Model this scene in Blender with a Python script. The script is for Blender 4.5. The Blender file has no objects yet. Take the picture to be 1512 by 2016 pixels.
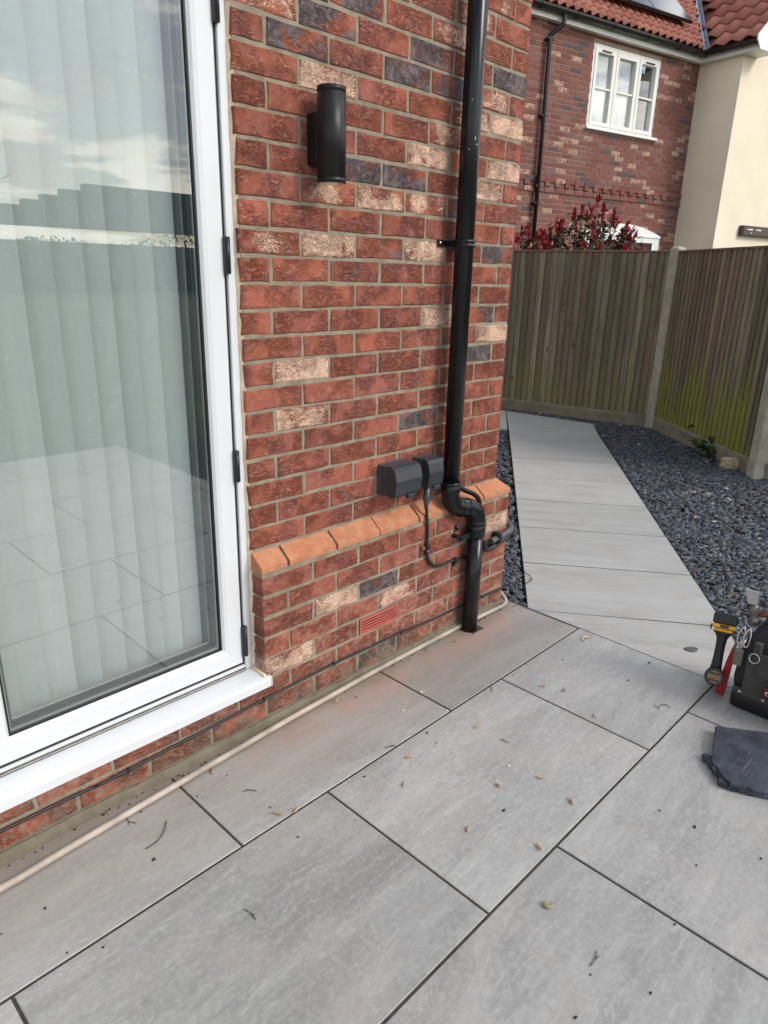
import bpy, bmesh, math, random
import numpy as np
from mathutils import Vector, Matrix
R = math.radians
rnd = random.Random(7)
scene = bpy.context.scene
COL = scene.collection

# ------------------------------------------------------------------ camera
cam_d = bpy.data.cameras.new('camera')
cam_d.sensor_fit = 'VERTICAL'; cam_d.sensor_height = 24.0
cam_d.lens = 1379.28 / 2016.0 * 24.0
cam_d.clip_start = 0.02; cam_d.clip_end = 2000.0
cam = bpy.data.objects.new('camera', cam_d); COL.objects.link(cam)
yaw, pitch, roll = 0.79796, -0.32944, 0.02492
fw = Vector((math.cos(pitch)*math.sin(yaw), math.cos(pitch)*math.cos(yaw), math.sin(pitch)))
ri = Vector((math.cos(yaw), -math.sin(yaw), 0)); upv = ri.cross(fw)
ri2 = ri*math.cos(roll) + upv*math.sin(roll); up2 = -ri*math.sin(roll) + upv*math.cos(roll)
CAM = Vector((-1.20203, -1.76173, 1.49631))
m = Matrix((ri2, up2, -fw)).transposed().to_4x4(); m.translation = CAM
cam.matrix_world = m
scene.camera = cam

# ------------------------------------------------------------------ light
SUN_AZ = Vector((0.33, -0.944)); SUN_EL = R(37)
sd = bpy.data.lights.new('sun', 'SUN'); sd.energy = 1.45; sd.angle = R(20); sd.color = (1.0, 0.95, 0.88)
sun = bpy.data.objects.new('sun', sd); COL.objects.link(sun)
sdir = Vector((SUN_AZ.x*math.cos(SUN_EL), SUN_AZ.y*math.cos(SUN_EL), math.sin(SUN_EL)))
sun.rotation_euler = sdir.to_track_quat('Z', 'Y').to_euler()
sun.location = (0, 0, 20)
scene.view_settings.view_transform = 'Standard'; scene.view_settings.look = 'None'
scene.view_settings.gamma = 1.0; scene.view_settings.use_curve_mapping = False
scene.view_settings.exposure = 0.62
scene.cycles.max_bounces = 5; scene.cycles.diffuse_bounces = 3; scene.cycles.glossy_bounces = 3; scene.cycles.transparent_max_bounces = 8
scene.cycles.use_denoising = True

# ------------------------------------------------------------------ node helper
class T:
    def __init__(s, tree): s.t = tree; s.n = tree.nodes; s.l = tree.links
    def put(s, sock, v):
        if v is None: return
        if hasattr(v, 'is_output') or isinstance(v, bpy.types.NodeSocket): s.l.new(v, sock)
        elif isinstance(v, (tuple, list)):
            k = len(sock.default_value)
            v = tuple(v)
            if len(v) < k: v = v + (1.0,)*(k-len(v))
            sock.default_value = v[:k]
        else: sock.default_value = v
    def node(s, typ, ins=None, **props):
        nd = s.n.new(typ)
        for k, v in props.items(): setattr(nd, k, v)
        for k, v in (ins or {}).items(): s.put(nd.inputs[k], v)
        return nd
    def math(s, op, a, b=None, c=None, clamp=False):
        nd = s.n.new('ShaderNodeMath'); nd.operation = op; nd.use_clamp = clamp
        s.put(nd.inputs[0], a)
        if b is not None: s.put(nd.inputs[1], b)
        if c is not None: s.put(nd.inputs[2], c)
        return nd.outputs[0]
    def vmath(s, op, a, b=None):
        nd = s.n.new('ShaderNodeVectorMath'); nd.operation = op
        s.put(nd.inputs[0], a)
        if b is not None: s.put(nd.inputs[1], b)
        return nd.outputs['Vector'] if op not in ('DOT_PRODUCT', 'LENGTH', 'DISTANCE') else nd.outputs['Value']
    def mix(s, f, a, b, mode='MIX'):
        nd = s.n.new('ShaderNodeMix'); nd.data_type = 'RGBA'; nd.blend_type = mode
        s.put(nd.inputs[0], f); s.put(nd.inputs[6], a); s.put(nd.inputs[7], b)
        return nd.outputs[2]
    def sstep(s, v, a, b, c=0.0, d=1.0):
        nd = s.n.new('ShaderNodeMapRange'); nd.interpolation_type = 'SMOOTHSTEP'
        s.put(nd.inputs[0], v); s.put(nd.inputs[1], a); s.put(nd.inputs[2], b); s.put(nd.inputs[3], c); s.put(nd.inputs[4], d)
        return nd.outputs[0]
    def noise(s, vec, scale, detail=4, rough=0.55, dist=0.0, typ='FBM'):
        nd = s.n.new('ShaderNodeTexNoise'); nd.noise_type = typ
        if typ != 'FBM': nd.normalize = True if hasattr(nd, 'normalize') else None
        s.put(nd.inputs['Vector'], vec); nd.inputs['Scale'].default_value = scale
        nd.inputs['Detail'].default_value = detail; nd.inputs['Roughness'].default_value = rough
        nd.inputs['Distortion'].default_value = dist
        return nd
    def bump(s, h, strength, dist, normal=None):
        nd = s.n.new('ShaderNodeBump'); nd.inputs['Strength'].default_value = strength; nd.inputs['Distance'].default_value = dist
        s.put(nd.inputs['Height'], h)
        if normal is not None: s.put(nd.inputs['Normal'], normal)
        return nd.outputs[0]
    def scalev(s, v, sc): return s.vmath('MULTIPLY', v, sc)
    def sep(s, v):
        nd = s.n.new('ShaderNodeSeparateXYZ'); s.put(nd.inputs[0], v); return nd.outputs
    def comb(s, x, y, z):
        nd = s.n.new('ShaderNodeCombineXYZ')
        s.put(nd.inputs[0], x); s.put(nd.inputs[1], y); s.put(nd.inputs[2], z); return nd.outputs[0]

def material(name):
    mt = bpy.data.materials.new(name); mt.use_nodes = True
    t = T(mt.node_tree); bsdf = mt.node_tree.nodes['Principled BSDF']
    return mt, t, bsdf

# ------------------------------------------------------------------ world: broken cloud over a Nishita sky
w = bpy.data.worlds.new('World'); scene.world = w; w.use_nodes = True
t = T(w.node_tree); bg = w.node_tree.nodes['Background']
sky = t.node('ShaderNodeTexSky', sky_type='NISHITA'); sky.sun_disc = False
sky.sun_elevation = SUN_EL; sky.sun_rotation = math.atan2(SUN_AZ.x, SUN_AZ.y)
dirv = t.n.new('ShaderNodeTexCoord').outputs['Generated']
sx, sy, sz = t.sep(dirv)
zz = t.math('ADD', t.math('MAXIMUM', sz, 0.0), 0.16)
flat = t.comb(t.math('DIVIDE', sx, zz), t.math('DIVIDE', sy, zz), 0.0)
n1 = t.noise(t.scalev(flat, (0.75, 1.0, 1.0)), 1.75, 10, 0.60, 0.4).outputs['Fac']
n2 = t.noise(t.vmath('ADD', flat, (3.1, 5.6, 0)), 1.7, 9, 0.60, 0.3).outputs['Fac']
cover = t.sstep(n1, 0.46, 0.545)
shade = t.sstep(t.math('ADD', t.math('MULTIPLY', n2, 0.7), t.math('MULTIPLY', n1, 0.3)), 0.43, 0.63)
cloud = t.mix(shade, (3.4, 4.0, 5.0), (21.5, 21.5, 21.0))
sunv = t.vmath('DOT_PRODUCT', dirv, tuple(Vector((SUN_AZ.x, SUN_AZ.y, 0.12)).normalized()))
warm = t.math('MULTIPLY', t.math('MULTIPLY', t.sstep(sunv, 0.70, 1.0), t.sstep(sz, 0.34, 0.04)), t.sstep(n1, 0.36, 0.60))
cloud = t.mix(warm, cloud, (24.0, 22.4, 19.0))
skyc = t.mix(cover, sky.outputs[0], cloud)
t.put(bg.inputs['Color'], skyc); bg.inputs['Strength'].default_value = 0.10

# ------------------------------------------------------------------ materials
def simple(name, col, rough=0.5, metal=0.0, spec=0.5, bump=0.0, bscale=200.0, var=0.0, vscale=20.0, coat=0.0):
    mt, t, b = material(name)
    co = t.n.new('ShaderNodeTexCoord').outputs['Object']
    c = col
    if var:
        f = t.noise(co, vscale, 5, 0.6).outputs['Fac']
        c = t.mix(t.sstep(f, 0.3, 0.7), tuple(x*(1-var) for x in col), tuple(min(1, x*(1+var)) for x in col))
    t.put(b.inputs['Base Color'], c); b.inputs['Roughness'].default_value = rough
    b.inputs['Metallic'].default_value = metal; b.inputs['Specular IOR Level'].default_value = spec
    b.inputs['Coat Weight'].default_value = coat
    if bump: t.put(b.inputs['Normal'], t.bump(t.noise(co, bscale, 4).outputs['Fac'], bump, 0.002))
    return mt

def brick_material(name):
    mt, t, b = material(name)
    co = t.n.new('ShaderNodeTexCoord').outputs['Object']
    oi = t.n.new('ShaderNodeObjectInfo')
    off = t.math('MULTIPLY', oi.outputs['Random'], 97.0)
    off2 = t.math('MULTIPLY', oi.outputs['Random'], 41.0)
    v = t.vmath('ADD', co, t.comb(off, off2, off))
    cr = t.n.new('ShaderNodeSeparateColor'); t.l.new(oi.outputs['Color'], cr.inputs[0])
    cream, dark, tint = cr.outputs[0], cr.outputs[1], cr.outputs[2]
    # crease folds: warped, stretched ridges
    warp = t.noise(v, 14.0, 2).outputs['Color']
    wv = t.vmath('ADD', v, t.scalev(t.vmath('SUBTRACT', warp, (0.5, 0.5, 0.5)), (0.055, 0.05, 0.055)))
    crease = t.noise(t.scalev(wv, (0.42, 1.0, 2.0)), 82.0, 4, 0.62, 0.9).outputs['Fac']
    fold = t.math('ABSOLUTE', t.math('SUBTRACT', crease, 0.5))
    fold = t.sstep(fold, 0.0, 0.075)
    ridge = t.sstep(crease, 0.54, 0.70)
    zone = t.sstep(t.noise(v, 11.0, 2).outputs['Fac'], 0.38, 0.62)
    fine = t.noise(v, 430.0, 4, 0.7).outputs['Fac']
    mid = t.noise(v, 55.0, 5, 0.65).outputs['Fac']
    big = t.noise(v, 9.0, 3, 0.5, 0.6).outputs['Fac']
    base = t.mix(tint, (0.245, 0.068, 0.040), (0.345, 0.104, 0.060))
    base = t.mix(t.sstep(big, 0.42, 0.66), base, (0.262, 0.086, 0.066))
    base = t.mix(t.math('MULTIPLY', t.sstep(mid, 0.45, 0.75), 0.42), base, (0.45, 0.190, 0.132))
    base = t.mix(t.math('MULTIPLY', t.sstep(fine, 0.55, 0.75), 0.30), base, (0.46, 0.24, 0.18))
    base = t.mix(t.math('MULTIPLY', ridge, 0.30), base, (0.50, 0.235, 0.180))
    bv = t.math('ADD', 0.86, t.math('MULTIPLY', t.math('FRACT', t.math('MULTIPLY', oi.outputs['Random'], 7.31)), 0.26))
    base = t.mix(1.0, base, t.comb(bv, bv, bv), 'MULTIPLY')
    salt = t.math('MULTIPLY', t.sstep(t.noise(v, 17.0, 5, 0.66, 0.4).outputs['Fac'], 0.54, 0.72), 0.30)
    base = t.mix(salt, base, (0.48, 0.29, 0.235))
    # dark burnt patches
    dn = t.math('ADD', t.math('MULTIPLY', big, 0.75), t.math('MULTIPLY', mid, 0.25))
    dm = t.sstep(t.math('ADD', dn, t.math('SUBTRACT', dark, 1.085)), -0.05, 0.05)
    base = t.mix(dm, base, t.mix(t.sstep(mid, 0.35, 0.65), (0.085, 0.072, 0.076), (0.185, 0.140, 0.138)))
    # cream sanded patches with red showing in the creases
    cn = t.math('ADD', t.math('MULTIPLY', t.noise(v, 10.0, 3, 0.5, 0.5).outputs['Fac'], 0.62), t.math('MULTIPLY', t.noise(t.scalev(wv, (0.7, 1, 1.4)), 150.0, 5, 0.72, 0.8).outputs['Fac'], 0.38))
    ox, oy, oz = t.sep(co)
    edge = t.math('MAXIMUM', t.sstep(t.math('ABSOLUTE', ox), 0.070, 0.112), t.sstep(t.math('ABSOLUTE', oz), 0.020, 0.034))
    cn = t.math('SUBTRACT', t.math('ADD', cn, t.math('MULTIPLY', t.math('SUBTRACT', crease, 0.5), 0.35)), t.math('MULTIPLY', edge, 0.075))
    cm = t.sstep(t.math('ADD', cn, t.math('SUBTRACT', cream, 1.040)), -0.03, 0.05)
    cm = t.math('MULTIPLY', cm, t.sstep(t.noise(wv, 210.0, 3, 0.7).outputs['Fac'], 0.36, 0.56, 0.25, 1.0))
    base = t.mix(cm, base, t.mix(fine, (0.66, 0.40, 0.275), (0.95, 0.70, 0.52)))
    # old lime / salt bloom low on the plinth
    px, py, pz = t.sep(t.n.new('ShaderNodeNewGeometry').outputs['Position'])
    low = t.math('MULTIPLY', t.sstep(pz, 0.56, 0.10), t.sstep(mid, 0.44, 0.68))
    base = t.mix(t.math('MULTIPLY', low, 0.55), base, (0.40, 0.28, 0.225))
    mud_shade = t.math('MULTIPLY', t.sstep(pz, 0.21, 0.02), t.sstep(t.math('ADD', t.math('MULTIPLY', big, 0.6), t.math('MULTIPLY', mid, 0.4)), 0.40, 0.58))  # mud at the wall foot plus painted-in shade from under the sill
    base = t.mix(t.math('MULTIPLY', mud_shade, 0.7), base, (0.17, 0.135, 0.085))
    base = t.mix(t.math('MULTIPLY', t.math('SUBTRACT', 1.0, fold), t.math('MULTIPLY', zone, 0.36)), base, t.mix(0.55, base, (0.080, 0.026, 0.018)))
    t.put(b.inputs['Base Color'], base); b.inputs['Roughness'].default_value = 0.88; b.inputs['Specular IOR Level'].default_value = 0.25
    h = t.math('ADD', t.math('MULTIPLY', t.math('MULTIPLY', fold, zone), 0.9), t.math('ADD', t.math('MULTIPLY', mid, 0.5), t.math('MULTIPLY', fine, 0.25)))
    h = t.math('ADD', h, t.math('MULTIPLY', cm, 0.35))
    t.put(b.inputs['Normal'], t.bump(h, 0.85, 0.0050))
    return mt

def mortar_material(name, c1=(0.195, 0.165, 0.112), c2=(0.315, 0.275, 0.198)):
    mt, t, b = material(name)
    p = t.n.new('ShaderNodeNewGeometry').outputs['Position']
    f = t.noise(p, 18.0, 5, 0.6).outputs['Fac']; g = t.noise(p, 260.0, 4, 0.7).outputs['Fac']
    c = t.mix(t.sstep(f, 0.3, 0.7), c1, c2)
    c = t.mix(t.math('MULTIPLY', t.sstep(g, 0.5, 0.75), 0.4), c, (0.46, 0.43, 0.36))
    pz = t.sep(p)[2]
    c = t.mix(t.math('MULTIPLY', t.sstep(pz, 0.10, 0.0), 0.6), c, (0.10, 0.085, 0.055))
    t.put(b.inputs['Base Color'], c); b.inputs['Roughness'].default_value = 0.95
    t.put(b.inputs['Normal'], t.bump(t.math('ADD', f, t.math('MULTIPLY', g, 0.4)), 0.6, 0.004))
    return mt

def plinth_material():
    mt, t, b = material('orange_plinth_brick')
    co = t.n.new('ShaderNodeTexCoord').outputs['Object']; oi = t.n.new('ShaderNodeObjectInfo')
    v = t.vmath('ADD', co, t.comb(t.math('MULTIPLY', oi.outputs['Random'], 50.0), 0.0, 0.0))
    f = t.noise(v, 22.0, 5, 0.6).outputs['Fac']; g = t.noise(v, 330.0, 4, 0.7).outputs['Fac']
    c = t.mix(t.sstep(f, 0.3, 0.7), (0.425, 0.155, 0.072), (0.545, 0.235, 0.125))
    c = t.mix(t.math('MULTIPLY', t.sstep(g, 0.54, 0.74), 0.45), c, (0.60, 0.38, 0.25))
    c = t.mix(t.math('MULTIPLY', t.sstep(t.noise(v, 60.0, 5, 0.7).outputs['Fac'], 0.56, 0.70), 0.5), c, (0.27, 0.13, 0.085))
    gm = t.math('MULTIPLY', t.sstep(t.noise(v, 12.0, 6, 0.7, 0.5).outputs['Fac'], 0.52, 0.68), 0.5)
    c = t.mix(gm, c, (0.33, 0.20, 0.13))
    t.put(b.inputs['Base Color'], c); b.inputs['Roughness'].default_value = 0.9
    t.put(b.inputs['Normal'], t.bump(t.math('ADD', f, g), 0.5, 0.003))
    return mt

def slab_material(name, base, light, rough, streak, pathlike=False):
    mt, t, b = material(name)
    co = t.n.new('ShaderNodeTexCoord').outputs['Object']; oi = t.n.new('ShaderNodeObjectInfo')
    v = t.vmath('ADD', co, t.comb(t.math('MULTIPLY', oi.outputs['Random'], 63.0), t.math('MULTIPLY', oi.outputs['Random'], 29.0), 0.0))
    warp = t.noise(v, 2.6, 3, 0.5).outputs['Color']
    wv = t.vmath('ADD', v, t.scalev(t.vmath('SUBTRACT', warp, (0.5, 0.5, 0.5)), (0.07, 0.07, 0.0)))
    st = t.noise(t.scalev(wv, streak), 5.0, 8, 0.62, 0.3).outputs['Fac']
    cl = t.noise(v, 3.2, 4, 0.5).outputs['Fac']
    gr = t.noise(v, 300.0, 3, 0.7).outputs['Fac']
    mid = t.noise(v, 62.0, 6, 0.74).outputs['Fac']
    c = t.mix(t.sstep(st, 0.35, 0.68), base, light)
    fs_ = t.noise(t.scalev(wv, (streak[0]*2.6, streak[1]*3.0, 1.0)), 13.0, 7, 0.74, 0.5).outputs['Fac']
    c = t.mix(t.math('MULTIPLY', t.sstep(fs_, 0.50, 0.68), 0.50), c, tuple(min(1.0, x*1.32) for x in light))
    c = t.mix(t.math('MULTIPLY', t.sstep(fs_, 0.46, 0.32), 0.40), c, tuple(x*0.80 for x in base))
    c = t.mix(t.math('MULTIPLY', t.sstep(cl, 0.45, 0.7), 0.5), c, (0.42, 0.39, 0.36))
    # thin pale vein edges (riven stone print)
    ve = t.noise(t.scalev(wv, (streak[0]*2.2, streak[1], 1.0)), 3.4, 9, 0.62, 0.5).outputs['Fac']
    veins = t.math('SUBTRACT', 1.0, t.sstep(t.math('ABSOLUTE', t.math('SUBTRACT', ve, 0.53)), 0.0, 0.008))
    veins = t.math('MULTIPLY', veins, t.sstep(cl, 0.36, 0.56))
    c = t.mix(t.math('MULTIPLY', t.sstep(ve, 0.522, 0.540), 0.16), c, (0.50, 0.495, 0.48))
    c = t.mix(t.math('MULTIPLY', t.sstep(ve, 0.462, 0.448), 0.14), c, (0.18, 0.18, 0.175))
    c = t.mix(t.math('MULTIPLY', veins, 0.42), c, (0.60, 0.585, 0.565))
    c = t.mix(t.math('MULTIPLY', t.sstep(mid, 0.46, 0.66), 0.46), c, (0.50, 0.49, 0.47))
    c = t.mix(t.math('MULTIPLY', t.sstep(mid, 0.46, 0.32), 0.32), c, (0.225, 0.218, 0.208))
    c = t.mix(t.math('MULTIPLY', t.sstep(gr, 0.55, 0.8), 0.28), c, (0.24, 0.23, 0.22))
    p = t.n.new('ShaderNodeNewGeometry').outputs['Position']; X, Y, Z = t.sep(p)
    tone = t.math('ADD', 0.87, t.math('MULTIPLY', oi.outputs['Random'], 0.21))
    c = t.mix(1.0, c, t.comb(tone, tone, tone), 'MULTIPLY')
    if not pathlike:
        # red brick dust washed out along the wall foot, brown silt near the hose
        nz = t.noise(p, 5.5, 5, 0.6, 0.5).outputs['Fac']
        d = t.math('ADD', Y, t.math('MULTIPLY', nz, 0.22))
        red = t.math('MULTIPLY', t.sstep(d, -0.17, 0.04), t.math('MULTIPLY', t.sstep(X, -0.5, 0.35), t.sstep(nz, 0.34, 0.56)))
        c = t.mix(t.math('MULTIPLY', red, 0.85), c, (0.56, 0.29, 0.225))
        silt = t.math('MULTIPLY', t.sstep(t.math('ADD', Y, t.math('MULTIPLY', nz, 0.10)), -0.10, -0.02), 0.75)
        c = t.mix(silt, c, (0.16, 0.135, 0.105))
        wash = t.math('MULTIPLY', t.sstep(t.math('ADD', Y, t.math('MULTIPLY', nz, 0.12)), -0.46, -0.22), 0.48)
        c = t.mix(wash, c, (0.300, 0.248, 0.205))
    st2 = t.math('MULTIPLY', t.sstep(t.noise(p, 4.5, 6, 0.68).outputs['Fac'], 0.54, 0.72), 0.45)
    c = t.mix(st2, c, (0.38, 0.34, 0.285))
    t.put(b.inputs['Base Color'], c)
    t.put(b.inputs['Roughness'], t.sstep(mid, 0.3, 0.7, rough-0.07, rough+0.09))
    b.inputs['Specular IOR Level'].default_value = 0.5
    h = t.math('ADD', t.math('MULTIPLY', st, 1.0), t.math('ADD', t.math('MULTIPLY', mid, 0.25), t.math('MULTIPLY', gr, 0.08)))
    t.put(b.inputs['Normal'], t.bump(h, 0.30, 0.006))
    return mt

def wood_material(name, algae):
    mt, t, b = material(name)
    co = t.n.new('ShaderNodeTexCoord').outputs['Object']; oi = t.n.new('ShaderNodeObjectInfo')
    rr = oi.outputs['Random']
    v = t.vmath('ADD', co, t.comb(t.math('MULTIPLY', rr, 31.0), 0.0, t.math('MULTIPLY', rr, 17.0)))
    warp = t.noise(t.scalev(v, (5, 5, 2.2)), 1.0, 3).outputs['Color']
    wv = t.vmath('ADD', v, t.scalev(t.vmath('SUBTRACT', warp, (0.5, 0.5, 0.5)), (0.10, 0.0, 0.0)))
    g1 = t.noise(t.scalev(wv, (60, 60, 1.3)), 1.0, 5, 0.6).outputs['Fac']
    g2 = t.noise(t.scalev(wv, (240, 240, 3.5)), 1.0, 3, 0.6).outputs['Fac']
    big = t.noise(t.scalev(v, (7, 7, 2.2)), 1.0, 4).outputs['Fac']
    cr = t.n.new('ShaderNodeSeparateColor'); t.l.new(oi.outputs['Color'], cr.inputs[0])
    c = t.mix(cr.outputs[0], (0.150, 0.122, 0.080), (0.370, 0.300, 0.205))
    c = t.mix(cr.outputs[1], c, (0.225, 0.140, 0.100))
    c = t.mix(t.math('MULTIPLY', t.sstep(g1, 0.40, 0.64), 0.65), c, (0.105, 0.086, 0.060))
    c = t.mix(t.math('MULTIPLY', t.sstep(g2, 0.52, 0.74), 0.45), c, (0.34, 0.285, 0.215))
    c = t.mix(t.math('MULTIPLY', t.sstep(big, 0.46, 0.68), 0.5), c, (0.140, 0.120, 0.082))
    # knots
    vo = t.node('ShaderNodeTexVoronoi', {'Vector': t.scalev(v, (1.0, 1.0, 0.5)), 'Scale': 6.5}, feature='F1')
    kn = t.sstep(vo.outputs['Distance'], 0.10, 0.045)
    ring = t.math('MULTIPLY', t.sstep(vo.outputs['Distance'], 0.28, 0.10), t.sstep(t.math('SINE', t.math('MULTIPLY', vo.outputs['Distance'], 130.0)), 0.0, 0.9))
    c = t.mix(t.math('MULTIPLY', ring, 0.35), c, (0.055, 0.04, 0.026))
    c = t.mix(t.math('MULTIPLY', kn, 0.85), c, (0.020, 0.014, 0.010))
    p = t.n.new('ShaderNodeNewGeometry').outputs['Position']; X, Y, Z = t.sep(p)
    nz = t.noise(t.scalev(p, (9, 9, 1.6)), 1.0, 4, 0.6).outputs['Fac']
    al = t.sstep(t.math('SUBTRACT', t.math('ADD', t.math('MULTIPLY', nz, 1.25), t.math('MULTIPLY', cr.outputs[2], 0.45)), Z), 0.02, 0.62)
    pat_ = t.sstep(t.noise(t.scalev(p, (16, 16, 5)), 1.0, 5, 0.7).outputs['Fac'], 0.34, 0.58, 0.25, 1.0)
    c = t.mix(t.math('MULTIPLY', t.math('MULTIPLY', al, pat_), algae), c, t.mix(nz, (0.180, 0.188, 0.030), (0.320, 0.305, 0.055)))
    t.put(b.inputs['Base Color'], c); b.inputs['Roughness'].default_value = 0.9; b.inputs['Specular IOR Level'].default_value = 0.2
    t.put(b.inputs['Normal'], t.bump(t.math('ADD', g1, t.math('MULTIPLY', g2, 0.5)), 0.5, 0.003))
    return mt

def attr_material(name, rough=0.6, spec=0.4, bump=0.0):
    mt, t, b = material(name)
    a = t.n.new('ShaderNodeAttribute'); a.attribute_name = 'Col'
    p = t.n.new('ShaderNodeNewGeometry').outputs['Position']
    f = t.noise(p, 90.0, 4, 0.65).outputs['Fac']
    t.put(b.inputs['Base Color'], t.mix(t.sstep(f, 0.3, 0.7), t.mix(0.35, a.outputs['Color'], (0.01, 0.01, 0.01)), a.outputs['Color']))
    b.inputs['Roughness'].default_value = rough; b.inputs['Specular IOR Level'].default_value = spec
    if bump: t.put(b.inputs['Normal'], t.bump(f, bump, 0.003))
    return mt

def glass_material(name, boost=1.9, tint=(0.93, 0.97, 0.96)):
    mt = bpy.data.materials.new(name); mt.use_nodes = True; t = T(mt.node_tree)
    for nd in list(t.n): t.n.remove(nd)
    out = t.n.new('ShaderNodeOutputMaterial')
    tr = t.node('ShaderNodeBsdfTransparent', {'Color': tint}); gl = t.node('ShaderNodeBsdfGlossy', {'Roughness': 0.004, 'Color': (1, 1, 1)})
    fc = t.node('ShaderNodeLayerWeight', {'Blend': 0.5}).outputs['Facing']       # Schlick, the same from both sides of the pane
    f = t.math('ADD', boost, t.math('MULTIPLY', t.math('POWER', fc, 5.0), 1.0-boost), clamp=True)
    mx = t.n.new('ShaderNodeMixShader'); t.put(mx.inputs[0], f); t.l.new(tr.outputs[0], mx.inputs[1]); t.l.new(gl.outputs[0], mx.inputs[2])
    t.l.new(mx.outputs[0], out.inputs[0]); return mt

def blind_material():
    mt, t, b = material('blind_fabric')
    p = t.n.new('ShaderNodeTexCoord').outputs['Object']; oi = t.n.new('ShaderNodeObjectInfo')
    v = t.vmath('ADD', p, t.comb(t.math('MULTIPLY', oi.outputs['Random'], 13.0), 0.0, t.math('MULTIPLY', oi.outputs['Random'], 5.0)))
    n = t.noise(v, 34.0, 1, 0.4, 1.2).outputs['Fac']
    line = t.math('SUBTRACT', 1.0, t.sstep(t.math('ABSOLUTE', t.math('SUBTRACT', n, 0.5)), 0.006, 0.018))
    line = t.math('MULTIPLY', line, t.sstep(t.noise(v, 26.0, 1).outputs['Fac'], 0.47, 0.54))
    c = t.mix(line, (0.55, 0.59, 0.57), (0.615, 0.655, 0.635))
    t.put(b.inputs['Base Color'], c); b.inputs['Roughness'].default_value = 0.8
    b.inputs['Specular IOR Level'].default_value = 0.2
    f = t.noise(t.scalev(v, (1, 1, 0.25)), 14.0, 2).outputs['Fac']
    t.put(b.inputs['Normal'], t.bump(f, 0.15, 0.004)); return mt

def concrete_material(name, base=(0.34, 0.31, 0.25)):
    mt, t, b = material(name)
    p = t.n.new('ShaderNodeNewGeometry').outputs['Position']
    f = t.noise(p, 9.0, 5, 0.6).outputs['Fac']; g = t.noise(p, 170.0, 3, 0.7).outputs['Fac']
    c = t.mix(t.sstep(f, 0.3, 0.7), tuple(x*0.78 for x in base), tuple(x*1.12 for x in base))
    c = t.mix(t.math('MULTIPLY', t.sstep(g, 0.56, 0.66), 0.6), c, (0.12, 0.10, 0.075))
    t.put(b.inputs['Base Color'], c); b.inputs['Roughness'].default_value = 0.92
    t.put(b.inputs['Normal'], t.bump(g, 0.5, 0.004)); return mt

def render_wall_material():
    mt, t, b = material('cream_render')
    p = t.n.new('ShaderNodeNewGeometry').outputs['Position']
    f = t.noise(p, 1.6, 5, 0.6).outputs['Fac']; g = t.noise(p, 70.0, 4, 0.7).outputs['Fac']
    c = t.mix(t.sstep(f, 0.3, 0.7), (0.80, 0.70, 0.54), (0.87, 0.775, 0.61))
    t.put(b.inputs['Base Color'], c); b.inputs['Roughness'].default_value = 0.95
    t.put(b.inputs['Normal'], t.bump(g, 0.35, 0.004)); return mt

# neighbour house frame: e1 along its brick wall, e2 out of the wall towards the garden
HA = R(-12.34); E1 = Vector((math.cos(HA), math.sin(HA), 0)); E2 = Vector((E1.y, -E1.x, 0))
HO = Vector((11.032, 4.069, 0))
def hp(s, n_, z): p_ = HO + E1*s + E2*n_; return Vector((p_.x, p_.y, z))
FBX, FBZ, FZ0 = 0.21, 0.07, 0.02
def far_brick_material():
    mt, t, b = material('far_brick')
    p = t.n.new('ShaderNodeNewGeometry').outputs['Position']
    s_ = t.vmath('DOT_PRODUCT', t.vmath('SUBTRACT', p, tuple(HO)), tuple(E1)); z = t.sep(p)[2]
    row = t.math('FLOOR', t.math('DIVIDE', t.math('SUBTRACT', z, FZ0), FBZ))
    par = t.math('MULTIPLY', t.math('MODULO', t.math('ABSOLUTE', row), 2.0), 0.5)
    colm = t.math('FLOOR', t.math('ADD', t.math('DIVIDE', s_, FBX), t.math('ADD', par, 40.0)))
    wn = t.node('ShaderNodeTexWhiteNoise', {'Vector': t.comb(colm, row, 3.0)}, noise_dimensions='3D')
    val = wn.outputs['Value']; r3 = t.sep(wn.outputs['Color'])
    c = t.mix(r3[0], (0.160, 0.056, 0.042), (0.228, 0.086, 0.066))
    c = t.mix(t.sstep(r3[1], 0.55, 0.95), c, (0.21, 0.100, 0.086))
    nz = t.noise(p, 26.0, 4, 0.65).outputs['Fac']
    cm = t.math('MULTIPLY', t.math('GREATER_THAN', val, 0.885), t.sstep(nz, 0.40, 0.56))
    c = t.mix(cm, c, (0.46, 0.30, 0.215))
    dm = t.math('MULTIPLY', t.math('LESS_THAN', val, 0.075), t.sstep(nz, 0.32, 0.50))
    c = t.mix(dm, c, (0.085, 0.070, 0.070))
    t.put(b.inputs['Base Color'], c); b.inputs['Roughness'].default_value = 0.9
    t.put(b.inputs['Normal'], t.bump(nz, 0.4, 0.006)); return mt

def tile_material():
    mt, t, b = material('clay_pantile')
    oi = t.n.new('ShaderNodeObjectInfo'); p = t.n.new('ShaderNodeNewGeometry').outputs['Position']
    f = t.noise(p, 8.0, 5, 0.6).outputs['Fac']
    c = t.mix(oi.outputs['Random'], (0.28, 0.080, 0.052), (0.40, 0.150, 0.100))
    c = t.mix(t.math('MULTIPLY', t.sstep(f, 0.45, 0.7), 0.5), c, (0.36, 0.185, 0.14))
    t.put(b.inputs['Base Color'], c); b.inputs['Roughness'].default_value = 0.75; return mt

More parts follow.
